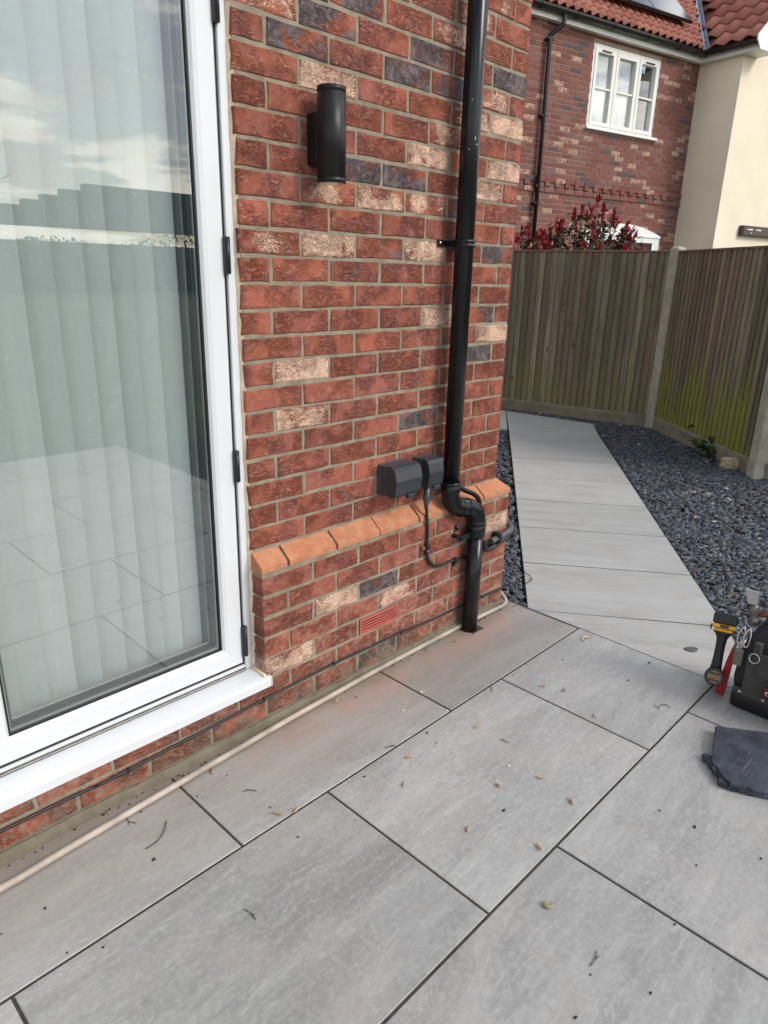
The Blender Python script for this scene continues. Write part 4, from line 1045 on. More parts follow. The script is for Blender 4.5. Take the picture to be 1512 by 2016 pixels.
# ------------------------------------------------------------------ foliage helpers
def leaf_quad(mb, p, d, up, L, W_, col, curl=0.15):
    d = d.normalized(); sd_ = d.cross(up)
    if sd_.length < 1e-3: sd_ = d.cross(Vector((1, 0, 0)))
    sd_.normalize(); nn = sd_.cross(d).normalized()
    a = p; b = p + d*L*0.45 + sd_*W_ + nn*L*curl*0.4; c = p + d*L - nn*L*curl*0.2; e = p + d*L*0.45 - sd_*W_ + nn*L*curl*0.4; mid = p + d*L*0.5
    mb.add([a, b, c, e, mid], [(0, 1, 4), (1, 2, 4), (2, 3, 4), (3, 0, 4)], False, col)
def shrub(nm, lab, c, top, rx, ry, zlo, nst, seed, dense):
    g = random.Random(seed); o = thing(nm, lab, 'shrub', (c.x, c.y, 0), 'red tipped shrubs behind the fence')
    stems = MB(); lv = MB()
    for i in range(nst):
        a = g.uniform(0, 2*math.pi); q = math.sqrt(g.random())
        base = Vector((c.x+0.12*math.cos(a), c.y+0.12*math.sin(a), -0.05)); hz = (top-0.05) - (q**1.6)*(top-zlo)*0.75 - g.random()*0.12
        tip = Vector((c.x+rx*q*math.cos(a), c.y+ry*q*math.sin(a), hz))
        midp = base.lerp(tip, 0.5) + Vector((g.uniform(-.08, .08), g.uniform(-.08, .08), 0.1))
        sp_ = smooth_path([base, midp, tip], 5); stems.tube(sp_, 0.01, 5, True, [0.012*(1-0.75*k/(len(sp_)-1)) for k in range(len(sp_))])
        axis = (tip-midp).normalized()
        # red young tuft at the tip
        for k in range(g.randint(8, 13)):
            dv = (axis*1.1 + Vector((g.gauss(0, .45), g.gauss(0, .45), g.gauss(0.15, .35)))); sh = g.uniform(0.35, 1.35)
            leaf_quad(lv, tip - axis*g.uniform(0, 0.12), dv, Vector((g.uniform(-1, 1), g.uniform(-1, 1), 1)), g.uniform(0.055, 0.095), g.uniform(0.014, 0.022), (0.40*sh, 0.024*sh, 0.034*sh))
        # green older leaves below
        for k in range(dense):
            u = g.uniform(0.45, 0.97); pp = midp.lerp(tip, u) + Vector((g.gauss(0, .05), g.gauss(0, .05), g.gauss(0, .05)))
            dv = Vector((g.gauss(0, 1), g.gauss(0, 1), g.gauss(0.1, .6))); sh = g.uniform(0.5, 1.5)
            col = (0.050*sh, 0.062*sh, 0.026*sh) if g.random() < 0.72 else (0.13*sh, 0.030*sh, 0.022*sh)
            leaf_quad(lv, pp, dv, Vector((g.uniform(-1, 1), g.uniform(-1, 1), 1)), g.uniform(0.06, 0.105), g.uniform(0.016, 0.025), col)
    stems.build('stems', 'stem', o, None, False); lv.build('foliage', 'leaf', o, None, False); return o
vdir = Vector((0.88, 0.47)); pdir = Vector((0.47, -0.88))
shrub('photinia_shrub', 'tall red tipped evergreen shrub rising behind the middle of the fence', Vector((6.80, 2.80, 0)), 2.43, 0.80, 0.78, 1.62, 66, 11, 30)
shrub('photinia_shrub', 'lower red tipped shrub behind the fence close to the brick corner', Vector((6.34, 3.36, 0)), 2.16, 0.46, 0.46, 1.60, 38, 12, 22)

# weed at fence foot
g = random.Random(9); wo = thing('weed', 'low leafy green weed at the foot of the mossy fence', 'weed', (5.42, 0.60, 0)); lv = MB(); stm = MB()
for i in range(26):
    a = g.uniform(0, 2*math.pi); q = g.uniform(0.02, 0.24)
    cxy = Vector((5.42, 0.58)) + (u12*(q*math.cos(a)*1.5)) + pd*(abs(q*math.sin(a))*0.6)
    p = Vector((cxy.x, cxy.y, g.uniform(0.01, 0.15))); stm.tube([Vector((5.42, 0.60, -0.02)), p], 0.003, 4)
    for k in range(4):
        sh = g.uniform(0.6, 1.4); dv = Vector((g.gauss(0, 1), g.gauss(0, 1), g.gauss(0.25, .4)))
        leaf_quad(lv, p, dv, Vector((0, 0, 1)), g.uniform(0.07, 0.13), g.uniform(0.022, 0.04), (0.085*sh, 0.125*sh, 0.038*sh))
for i in range(4):
    stm.tube(smooth_path([(5.40+i*0.02, 0.56, 0), (5.39+i*0.02, 0.58, 0.15), (5.40+g.uniform(-.04, .04), 0.58, 0.28)], 4), 0.003, 5)
stm.build('stems', 'stem', wo, None, False); lv.build('leaves', 'leaf', wo, None, False)

# ================================================================== NEIGHBOUR HOUSE
nh = thing('neighbour_house', 'brick and cream rendered neighbouring house with red pantile roof beyond the fence', 'house', tuple(hp(0, 0, 0)))
SC = 0.735; WN = 0.76; SOF = 4.83
HM = Matrix(((E1.x, E2.x, 0, HO.x), (E1.y, E2.y, 0, HO.y), (0, 0, 1, 0), (0, 0, 0, 1)))
wx0, wx1, wz0, wz1 = -1.762, -0.228, 3.652, 4.736
bw = MB()
bw.box(-6.5, wx0, -0.3, -0.006, -0.1, SOF, HM); bw.box(wx1, SC+0.2, -0.3, -0.006, -0.1, SOF, HM)
bw.box(wx0, wx1, -0.3, -0.006, -0.1, wz0, HM); bw.box(wx0, wx1, -0.3, -0.006, wz1, SOF, HM); bw.box(wx0, wx1, -0.9, -0.45, wz0-0.3, wz1+0.3, HM)
bw.box(-6.5, SC+3, -7.0, -0.91, -0.1, SOF, HM)
wall = bw.build('brick_wall', 'farmortar', nh)
DZ0, DZ1 = 2.695, 2.905                                   # dentil band
me_s = None
items = []
row = 0
z = FZ0
g = random.Random(21)
while z < SOF - 0.01:
    ri_ = int(round((z-FZ0)/FBZ)); par = 0.5 if ri_ % 2 else 0.0
    k = -33
    while True:
        s0 = (k - par)*FBX; s1 = s0 + FBX; k += 1
        if s0 > SC: break
        if s1 < -6.4: continue
        a, b = s0+0.005, min(s1-0.005, SC-0.002)
        if b-a < 0.03: continue
        z0, z1 = z+0.005, min(z+FBZ-0.004, SOF-0.004)
        if z1 > wz0 and z0 < wz1:
            if a < wx1 and b > wx0:
                if b > wx0 and a < wx0: b = wx0-0.004
                elif a < wx1 and b > wx1: a = wx1+0.004
                else: continue
                if b-a < 0.03: continue
        zc = (z0+z1)/2; out = 0.0
        if DZ0 < zc < DZ1:
            fi = int((zc-DZ0)/FBZ)
            out = 0.020 if fi != 1 else 0.0
        items.append((a, b, z0, z1, out))
    z += FBZ
# string course and dentils replace plain bricks in that band
plain = [it for it in items if it[4] is not None]
def vis(it): return -3.05 < it[0] and 1.75 < it[2]
vb = sorted([it for it in plain if vis(it)], key=lambda it: (hp((it[0]+it[1])/2, 0, it[2])-CAM).length)
ind = set(vb[:275])
rest = MB(); shared = {}
for it in plain:
    a, b, z0, z1, out = it
    if it in ind:
        w_ = round((b-a)*200)/200.0; key = (w_, round(z1-z0, 3), out)
        if key not in shared:
            q = MB().cbox(-w_/2, w_/2, -0.04, out, -(z1-z0)/2, (z1-z0)/2, 0.003); me = bpy.data.meshes.new('brick'); me.from_pydata(q.v, [], q.f); me.materials.append(M['farbrick'])
            bm = bmesh.new(); bm.from_mesh(me); bmesh.ops.recalc_face_normals(bm, faces=bm.faces[:]); bm.to_mesh(me); bm.free(); shared[key] = me
        ob = link('brick', shared[key]); ob.location = hp((a+b)/2, 0, (z0+z1)/2); ob.rotation_euler = (0, 0, HA+math.pi)
        set_parent(ob, wall)
        # local y must point out of the wall
        ob.rotation_euler = (0, 0, math.atan2(-E2.x, E2.y))
    else:
        rest.box(a, b, -0.04, out, z0, z1, HM)
ro = rest.build('brick_courses', 'farbrick', wall); ro['kind'] = 'stuff'
# dentils
s0 = -6.3
while s0 < SC-0.12:
    MB().cbox(s0+0.0, s0+0.098, -0.04, 0.022, DZ0+FBZ+0.002, DZ0+2*FBZ-0.004, 0.003, HM).build('dentil', 'farbrick', wall); s0 += FBX
# wing of cream render
wing = MB()
wing.box(SC, SC+5.5, -0.9, WN, -0.1, SOF+0.02, HM)
pk = SC+2.75
wing.add([hp(SC, WN-0.002, SOF+0.02), hp(SC+5.5, WN-0.002, SOF+0.02), hp(pk, WN-0.002, SOF+2.4), hp(SC, -0.9, SOF+0.02), hp(SC+5.5, -0.9, SOF+0.02), hp(pk, -0.9, SOF+2.4)], [(0,1,2),(5,4,3),(0,2,5,3),(1,4,5,2)])
wing.build('rendered_wing', 'render', nh)
# eaves: soffit, fascia, gutter
FO = 0.085; RN = 0.20; VG = 1.06
so = MB(); so.box(-6.5, SC-0.0, 0.001, FO, SOF-0.010, SOF-0.002, HM); so.box(SC-FO, SC-0.001, FO, VG, SOF-0.010, SOF-0.002, HM); so.build('soffit', 'farwhite', nh)
fa = MB(); fa.box(-6.5, SC-FO+0.0, FO, FO+0.018, SOF-0.014, SOF+0.100, HM); fa.box(SC-FO-0.018, SC-FO, FO+0.0185, VG, SOF-0.014, SOF+0.100, HM); fa.build('fascia', 'farwhite', nh)
bo_ = MB(); PT = R(45.5); tp = math.tan(PT)
bo_.box(SC-FO, SC+0.35, WN+0.001, VG-0.001, SOF-0.0095, SOF-0.003, HM)
pr_ = [(SC-FO-0.02, SOF-0.016), (SC-FO-0.12, SOF+0.10), (SC-FO-0.12, SOF+0.16), (pk, SOF+0.13+(pk-SC+FO)*tp), (pk, SOF-0.10+(pk-SC+FO)*tp), (SC+0.10, SOF-0.016)]
bo_.add([hp(p, VG+0.001, q) for p, q in pr_] + [hp(p, VG+0.022, q) for p, q in pr_], [(0,1,2,3,4,5), (11,10,9,8,7,6)] + [(i, (i+1) % 6, 6+(i+1) % 6, 6+i) for i in range(6)])
bo_.build('barge_board', 'farwhite', nh)
gp = [(0.062*math.cos(math.pi*k/8), -0.066*math.sin(math.pi*k/8)) for k in range(9)]; gp = gp + [(x*0.93, y*0.90+0.001) for x, y in gp[::-1]]
gu = MB(); gu.extrude(gp, hp(-6.5, FO+0.083, SOF+0.112), hp(SC-FO-0.03, FO+0.083, SOF+0.112), tuple(E2), (0, 0, 1))
gu.extrude(gp, hp(SC-FO-0.083, FO+0.03, SOF+0.112), hp(SC-FO-0.083, VG-0.02, SOF+0.112), tuple(-E1), (0, 0, 1)); gut = gu.build('gutter', 'gutter', nh)
for s_0 in (-2.72-0.35, -2.38, -1.62, -0.86, -0.10, 0.30):
    MB().extrude([(p*1.13, q*1.13) for p, q in gp[:9]]+[(p*1.02, q*1.02) for p, q in gp[:9][::-1]], hp(s_0, FO+0.083, SOF+0.113), hp(s_0+0.035, FO+0.083, SOF+0.113), tuple(E2), (0, 0, 1)).build('gutter_bracket', 'gutter', gut)
for n_0 in (0.46, 0.80):
    MB().extrude([(p*1.13, q*1.13) for p, q in gp[:9]]+[(p*1.02, q*1.02) for p, q in gp[:9][::-1]], hp(SC-FO-0.083, n_0, SOF+0.113), hp(SC-FO-0.083, n_0+0.035, SOF+0.113), tuple(-E1), (0, 0, 1)).build('gutter_bracket', 'gutter', gut)
# rainwater pipe
rp = MB().tube(smooth_path([hp(-2.58, FO+0.075, SOF+0.06), hp(-2.58, FO+0.075, SOF-0.02), hp(-2.60, FO+0.06, SOF-0.07), hp(-2.70, 0.075, SOF-0.17), hp(-2.715, 0.06, SOF-0.21), hp(-2.715, 0.06, SOF-0.29)], 5) + [hp(-2.71, 0.06, 0.0)], 0.031, 14)
rw = rp.build('rainwater_pipe', 'gutter', nh)
for zc in (4.60, 3.66, 2.75, 2.52): MB().cbox(-2.77, -2.65, 0.001, 0.085, zc-0.012, zc+0.012, 0.003, HM).build('pipe_clip', 'gutter', rw)
# window
def wpt(s_0, s_1, n0, n1, z0, z1, mb=None): return (mb or MB()).box(s_0, s_1, n0, n1, z0, z1, HM)
wf = MB(); FN0, FN1 = -0.09, -0.015
wf.box(wx0+0.002, wx0+0.045, FN0, FN1, wz0+0.002, wz1-0.002, HM); wf.box(wx1-0.045, wx1-0.002, FN0, FN1, wz0+0.002, wz1-0.002, HM)
wf.box(wx0+0.045, wx1-0.045, FN0, FN1, wz1-0.045, wz1-0.002, HM); wf.box(wx0+0.045, wx1-0.045, FN0, FN1, wz0+0.002, wz0+0.030, HM)
win = wf.build('window', 'upvc_cream', nh)
def fpane(a, b, n_, z0, z1): MB().add([hp(a, n_, z0), hp(b, n_, z0), hp(b, n_, z1), hp(a, n_, z1)], [(0, 1, 2, 3)]).build('pane', 'farglass', win)
lights = [(wx0+0.047, -1.272, 4.178), (-1.238, -0.752, 4.178), (-0.718, wx1-0.047, 4.178)]
for s_m in (-1.255, -0.735): wpt(s_m-0.016, s_m+0.016, FN0+0.004, FN1+0.004, wz0+0.031, wz1-0.046).build('mullion', 'upvc_cream', win)
for i, (a, b, zt) in enumerate(lights):
    sm = MB(); n0, n1 = FN0+0.010, FN1+0.012; za, zb = wz0+0.031, wz1-0.046; q = 0.050; tq = 0.062
    sm.box(a, a+q, n0, n1, za, zb, HM); sm.box(b-q, b, n0, n1, za, zb, HM); sm.box(a+q, b-q, n0, n1, za, za+q, HM); sm.box(a+q, b-q, n0, n1, zb-tq, zb, HM)
    sm.build('casement', 'upvc_cream', win)
    wpt(a+q, b-q, n0+0.03, n1-0.008, zt-0.012, zt+0.012).build('glazing_bar', 'upvc_cream', win)
    fpane(a+q-0.004, b-q+0.004, n0+0.025, za+q-0.004, zt-0.0125)
    fpane(a+q-0.004, b-q+0.004, n0+0.025, zt+0.0125, zb-tq+0.004)
    wpt(a-0.01, b+0.01, -0.36, -0.33, wz0+0.02, wz1+0.05).build('curtain_painted_sky', 'curtain_painted_sky', win)  # real blind in the upper half; lower length stands in for reflected sky
    if i != 1: wpt(a+0.13, b-0.11, n1, n1+0.012, zb-0.044, zb-0.026).build('trickle_vent', 'gutter', win)
MB().cbox(wx0-0.045, wx1+0.075, -0.02, 0.055, wz0-0.042, wz0-0.003, 0.004, HM).build('window_sill', 'farwhite', win)
# arched white door head below
cs, hw_ = -0.70, 0.93; K = 14; arc = [(cs+hw_*(-1+2*k/K), 2.190+0.150*math.sin(math.pi*k/K)**0.9) for k in range(K+1)]
dh = MB(); pts = arc + [(cs+hw_, 1.7), (cs-hw_, 1.7)]; n = len(pts)
dh.add([hp(p, 0.003, q) for p, q in pts]+[hp(p, 0.07, q) for p, q in pts], [tuple(range(n)), tuple(range(n, 2*n))[::-1]]+[(i, (i+1) % n, n+(i+1) % n, n+i) for i in range(n)])
dho = dh.build('arched_door_head', 'farwhite', nh)
MB().cbox(cs-hw_-0.01, cs+hw_+0.01, 0.02, 0.085, 2.150, 2.186, 0.004, HM).build('moulding', 'farwhite', dho)
MB().box(cs-0.74, cs+0.74, 0.071, 0.080, 1.70, 2.070, HM).build('door_leaf', 'gutter', dho)
# dark box on the render
wb = MB().cbox(1.39, 2.75, WN, WN+0.09, 2.24, 2.40, 0.01, HM).build('wall_box', 'winedark', nh)
for a, b in ((1.49, 1.67), (1.75, 1.92)):
    MB().add([hp(a, WN+0.091, 2.335), hp(b, WN+0.091, 2.328), hp(b, WN+0.091, 2.352), hp(a+0.02, WN+0.091, 2.345)], [(0, 1, 2, 3)]).build('slot', 'white', wb)
MB().cyl(hp(1.635, WN+0.09, 2.285), hp(1.635, WN+0.095, 2.285), 0.014, 12).build('knob', 'steel', wb)
# roofs
RZ0 = SOF+0.118
def rm(s_, u, off=0.0): # main roof point: along s, up-slope u
    p = hp(s_, RN - u*math.cos(PT), RZ0 + u*math.sin(PT)); nrm = E2*math.sin(PT) + Vector((0, 0, math.cos(PT))); return p + nrm*off
def rwng(n_, u, off=0.0):
    p = HO + E1*(SC-RN+u*math.cos(PT)) + E2*n_; p = Vector((p.x, p.y, RZ0+u*math.sin(PT))); nrm = -E1*math.sin(PT) + Vector((0, 0, math.cos(PT))); return p + nrm*off
vs_ = SC-RN
UM = 4.5
rb = MB(); rb.add([rm(-6.5, 0, -0.03), rm(vs_+0.0, 0, -0.03), rm(vs_+UM*math.cos(PT), UM, -0.03), rm(-6.5, UM, -0.03)], [(0,1,2,3)])
roof = rb.build('roof', 'tilebase', nh)
rb = MB(); rb.add([rwng(RN, 0, -0.03), rwng(VG, 0, -0.03), rwng(VG, UM, -0.03), rwng(RN-UM*math.cos(PT), UM, -0.03)], [(0,1,2,3)])
roofw = rb.build('wing_roof', 'tilebase', nh)
def pantile(cw, gauge):
    # S profile across, one gauge plus lap up the slope (local x across, y up, z off)
    prof = []
    for k in range(9):
        u = k/8; prof.append((u*cw*1.04, 0.030*math.sin(2*math.pi*(u-0.22))*(0.75 if math.sin(2*math.pi*(u-0.22)) < 0 else 1.0)))
    vs = []; fs = []
    Lg = gauge*1.18
    for y, dz in ((-0.02, 0.016), (Lg, -0.006)):
        for x, z in prof: vs.append((x, y, z+dz))
    for x, z in prof: vs.append((x, -0.02, z+0.016-0.014))
    n = 9
    for k in range(8): fs.append((k, k+1, n+k+1, n+k)); fs.append((2*n+k, 2*n+k+1, k+1, k))
    me = bpy.data.meshes.new('roof_tile'); me.from_pydata(vs, [], fs); me.materials.append(M['tile'])
    me.polygons.foreach_set('use_smooth', [i % 2 == 0 for i in range(len(fs))]); return me
tm = pantile(0.165, 0.165); GA = 0.165
zc = Vector((0, 0, 1)); upm = -E2*math.cos(PT)+zc*math.sin(PT); nm_ = E2*math.sin(PT)+zc*math.cos(PT)
def place_tile(me, p, xa, ya, za, parent):
    ob = link('roof_tile', me); mw = Matrix((xa, ya, za)).transposed().to_4x4(); mw.translation = p
    ob.rotation_euler = mw.to_euler(); ob.location = p; set_parent(ob, parent); return ob
for r_ in range(11):
    s_0 = -3.55
    while s_0 < 2.2:
        u = r_*GA + 0.045
        # stop at the valley
        if s_0 + 0.165 < vs_ + max(u, 0)*math.cos(PT) - 0.02 + 0.08:
            under = (s_0 < 0.22) and (u > 0.60)
            if not under: place_tile(tm, rm(s_0+rnd.uniform(-.003, .003), u, 0.012), E1, upm, nm_, roof)
        s_0 += 0.165
tw = pantile(0.27, 0.29); upw = E1*math.cos(PT)+zc*math.sin(PT); nw = -E1*math.sin(PT)+zc*math.cos(PT); xw = E2*1.0
tw2 = pantile(0.27, 0.29)
for r_ in range(9):
    u = r_*0.29 + 0.045; n_0 = VG-0.01
    while n_0 > -2.2:
        n_0 -= 0.27
        if n_0 > RN - max(u, 0)*math.cos(PT) - 0.08:
            # local x runs along +E2, a right handed frame
            place_tile(tw, rwng(n_0, u, 0.014), xw, upw, nw, roofw)
# lead valley
va = []; K = 2
v0 = Vector(rm(vs_-0.085, -0.02, 0.045)); 
lv_ = MB()
for u0, u1 in ((-0.02, UM),):
    a = rm(vs_+u0*math.cos(PT)-0.10, u0, 0.050); b = rm(vs_+u0*math.cos(PT)+0.0, u0, 0.030); c = rwng(RN-u0*math.cos(PT)+0.10, u0, 0.050)
    a2 = rm(vs_+u1*math.cos(PT)-0.10, u1, 0.050); b2 = rm(vs_+u1*math.cos(PT), u1, 0.030); c2 = rwng(RN-u1*math.cos(PT)+0.10, u1, 0.050)
    lv_.add([a, b, c, a2, b2, c2], [(0, 1, 4, 3), (1, 2, 5, 4)])
lv_.build('lead_valley', 'lead', roof)
# solar panels on the main roof
def solar(sa, sb, ua, ub_):
    mb = MB(); P_ = [rm(sa, ua, 0.11), rm(sb, ua, 0.11), rm(sb, ub_, 0.11), rm(sa, ub_, 0.11), rm(sa, ua, 0.155), rm(sb, ua, 0.155), rm(sb, ub_, 0.155), rm(sa, ub_, 0.155)]
    mb.add(P_, [(3,2,1,0),(4,5,6,7),(0,1,5,4),(1,2,6,5),(2,3,7,6),(3,0,4,7)]); fo = mb.build('solar_frame', 'solarframe', roof)
    e = 0.014; MB().add([rm(sa+e, ua+e, 0.1565), rm(sb-e, ua+e, 0.1565), rm(sb-e, ub_-e, 0.1565), rm(sa+e, ub_-e, 0.1565)], [(0,1,2,3)]).build('solar_cell_glass', 'solar', fo)
solar(-0.545, 0.40, 0.44, 1.95); solar(-1.50, -0.555, 0.44, 1.95); solar(-2.455, -1.51, 0.44, 1.95)

# ================================================================== TOOLS ON THE PATIO
# tool bag: front face looks along -x
bag = thing('tool_bag', 'black and grey fabric tool bag standing at the right edge of the patio', 'bag', (1.44, -1.31, 0))
BX0, BX1, BY0, BY1 = 1.318, 1.560, -1.508, -1.118
def bag_section(z):    # half extents shrink towards the top
    if z < 0.30: k = 0.0
    else: k = ((z-0.30)/0.08)**2
    return k
bb = MB()
def ringp(z, inset, y_in):
    x0_, x1_, y0_, y1_ = BX0+inset, BX1-inset, BY0+y_in, BY1-y_in; r_ = 0.022; out = []
    for cx, cy, a0 in ((x1_-r_, y1_-r_, 0), (x0_+r_, y1_-r_, 90), (x0_+r_, y0_+r_, 180), (x1_-r_, y0_+r_, 270)):
        for k in range(5): a = R(a0+22.5*k); out.append((cx+r_*math.cos(a), cy+r_*math.sin(a), z))
    return out
def loft(rings, name, mat, parent):
    mb = MB(); n = len(rings[0]); vs = [p for r_ in rings for p in r_]; fs = []
    for i in range(len(rings)-1):
        for k in range(n): fs.append((i*n+k, i*n+(k+1) % n, (i+1)*n+(k+1) % n, (i+1)*n+k))
    mb.add(vs, fs, True); mb.add([], [])
    o = 0; mb.f.append(tuple(range(n))[::-1]); mb.smooth.append(False); mb.c.append(None)
    e = (len(rings)-1)*n; mb.f.append(tuple(range(e, e+n))); mb.smooth.append(False); mb.c.append(None)
    return mb.build(name, mat, parent)
loft([ringp(0.002, 0.006, 0.006), ringp(0.010, 0.0, 0.0), ringp(0.058, 0.0, 0.0), ringp(0.066, 0.004, 0.004)], 'base_tray', 'bagbase', bag)
loft([ringp(0.0665, 0.006, 0.004), ringp(0.12, 0.003, -0.004), ringp(0.20, 0.006, 0.0), ringp(0.27, 0.016, 0.012), ringp(0.31, 0.034, 0.030), ringp(0.335, 0.062, 0.058), ringp(0.345, 0.10, 0.10)], 'body', 'bagblack', bag)
# front pocket panel and straps
MB().cbox(BX0-0.010, BX0+0.008, BY0+0.03, BY1-0.035, 0.072, 0.235, 0.004).build('front_pocket', 'bagfab', bag)
for ya, yb, za, zb in ((BY1-0.150, BY1-0.075, 0.165, 0.252), (BY1-0.215, BY1-0.150, 0.115, 0.210)):
    MB().cbox(BX0-0.018, BX0-0.0105, ya, yb, za, zb, 0.003).build('pocket', 'bagfab', bag)
for zz_ in (0.118, 0.150, 0.182):
    MB().cbox(BX0-0.0225, BX0-0.0185, BY0+0.04, BY1-0.120, zz_, zz_+0.018, 0.001).build('webbing', 'bagstrap', bag)
MB().cbox(BX0-0.0145, BX0-0.0005, BY0+0.005, BY1-0.008, 0.068, 0.092, 0.003).build('base_strap', 'bagfab', bag)
for yy in (BY1-0.035, BY1-0.115, BY1-0.195):
    MB().lathe((BX0-0.0146, yy, 0.080), (-1, 0, 0), [(0, 0.006), (0.002, 0.005), (0.003, 0.002)], 12).build('rivet', 'steel', bag)
MB().cbox(BX0-0.026, BX0-0.0228, BY1-0.245, BY1-0.112, 0.093, 0.140, 0.001).build('badge', 'bagbase', bag)
bdg = MB(); yb1, yb0, zb0, zb1 = BY1-0.116, BY1-0.241, 0.098, 0.136; xx = BX0-0.0268
bdg.box(xx, xx+0.0006, yb0, yb1, zb1-0.0022, zb1); bdg.box(xx, xx+0.0006, yb1-0.0022, yb1, zb0+0.006, zb1-0.0022); bdg.build('badge_border', 'redtag', bag)
em = MB(); em.lathe((xx, BY1-0.128, 0.118), (-1, 0, 0), [(0, 0.0085), (0.0006, 0.0085)], 14); em.build('badge_emblem', 'white', bag)
em = MB(); em.lathe((xx-0.0007, BY1-0.128, 0.117), (-1, 0, 0), [(0, 0.0055), (0.0005, 0.0055)], 6); em.build('badge_emblem_centre', 'bagbase', bag)
def text(body, name, mat, parent, loc, size, mtx, ext=0.0003):
    cu = bpy.data.curves.new(name, 'FONT'); cu.body = body; cu.size = size; cu.extrude = ext; cu.align_x = 'CENTER'; cu.align_y = 'CENTER'
    tmp = bpy.data.objects.new('tmp', cu); COL.objects.link(tmp); bpy.context.view_layer.update()
    me = bpy.data.meshes.new_from_object(tmp.evaluated_get(bpy.context.evaluated_depsgraph_get())); bpy.data.objects.remove(tmp); bpy.data.curves.remove(cu)
    me.materials.clear(); me.materials.append(M[mat]); ob = bpy.data.objects.new(name, me); COL.objects.link(ob)
    mw = mtx.to_4x4(); ob.rotation_euler = mw.to_euler(); ob.location = loc; set_parent(ob, parent); return ob
FX = Matrix((Vector((0, -1, 0)), Vector((0, 0, 1)), Vector((-1, 0, 0)))).transposed()     # reads from -x side
text('VETO', 'lettering', 'white', bag, (xx-0.0004, BY1-0.162, 0.117), 0.018, FX)
for i in range(6): MB().box(xx, xx+0.0006, BY1-0.124-i*0.012, BY1-0.119-i*0.012, 0.099, 0.1015).build('badge_stitch', 'redtag', bag)
# side strap, key ring, clips and handle
MB().cbox(BX0-0.0135, BX0+0.010, BY1-0.075, BY1-0.050, 0.235, 0.285, 0.003).build('tab', 'bagfab', bag)
rg = MB(); rg.tube([(BX0-0.018+0.004*math.sin(a), BY1-0.060+0.0165*math.cos(a), 0.228+0.0165*math.sin(a)) for a in [2*math.pi*k/24 for k in range(25)]], 0.0022, 8, False); rg.build('key_ring', 'steel', bag)
hd = MB(); hp_ = smooth_path([(1.44, BY1-0.080, 0.325), (1.44, BY1-0.062, 0.38), (1.44, BY1-0.078, 0.43), (1.44, BY1-0.13, 0.452), (1.44, BY1-0.23, 0.452), (1.44, BY1-0.30, 0.40), (1.44, BY1-0.31, 0.325)], 6)
for i in range(len(hp_)-1):
    a, b = hp_[i], hp_[i+1]; w_ = 0.024; d_ = (b-a).normalized(); nn = Vector((1, 0, 0)).cross(d_)
    hd.add([a+Vector((-w_, 0, 0)), a+Vector((w_, 0, 0)), b+Vector((w_, 0, 0)), b+Vector((-w_, 0, 0)), a+Vector((-w_, 0, 0))+nn*0.006, a+Vector((w_, 0, 0))+nn*0.006, b+Vector((w_, 0, 0))+nn*0.006, b+Vector((-w_, 0, 0))+nn*0.006], [(0,1,2,3),(7,6,5,4),(0,4,5,1),(1,5,6,2),(2,6,7,3),(3,7,4,0)], True)
hd.build('carry_handle', 'bagblack', bag)
ca = MB()
for dy in (0.0, 0.020):
    P_ = [(BX0+0.03, BY1+0.004-dy, 0.315), (BX0+0.01, BY1+0.014-dy, 0.285), (BX0+0.005, BY1+0.010-dy, 0.255), (BX0+0.006, BY1-0.004-dy, 0.250), (BX0+0.016, BY1-0.006-dy, 0.290), (BX0+0.03, BY1+0.004-dy, 0.315)]
    ca.tube(smooth_path(P_, 5), 0.0025, 6)
ca.build('carabiner', 'steel', bag)
MB().cbox(BX0-0.008, BX0+0.012, BY1-0.018, BY1+0.012, 0.17, 0.235, 0.005).build('side_loop', 'bagstrap', bag)

# hammer sticking out of the bag
hm = thing('hammer', 'old hammer with a worn steel head lying across the top of the bag', 'hammer', (1.40, -1.14, 0.34))
hm_a = Vector((1.40, -1.120, 0.352)); hm_d = Vector((0.25, -0.93, 0.10)).normalized()
MB().lathe(hm_a+hm_d*0.02, hm_d, [(0, 0.010), (0.04, 0.012), (0.12, 0.013), (0.22, 0.014)], 14).build('hammer_shaft', 'hammerwood', hm)
hz = Vector((-0.25, 0.15, 0.95)).normalized()
MB().lathe(hm_a-hz*0.060+Vector((0, 0, 0.012)), hz, [(0, 0.016), (0.004, 0.019), (0.022, 0.019), (0.030, 0.014), (0.045, 0.016), (0.07, 0.016), (0.085, 0.012)], 18).build('hammer_head', 'hammerhead', hm)
pm = MB(); c0 = hm_a+hz*0.03+Vector((0, 0, 0.012))
pm.add([c0+Vector((-0.014, -0.016, 0)), c0+Vector((0.014, -0.016, 0)), c0+Vector((0.014, 0.016, 0)), c0+Vector((-0.014, 0.016, 0)), c0+hz*0.055+Vector((-0.004, -0.024, 0)), c0+hz*0.055+Vector((0.004, -0.024, 0)), c0+hz*0.055+Vector((0.004, 0.024, 0)), c0+hz*0.055+Vector((-0.004, 0.024, 0))], [(3,2,1,0),(4,5,6,7),(0,1,5,4),(1,2,6,5),(2,3,7,6),(3,0,4,7)])
pm.build('hammer_peen', 'steel', hm)

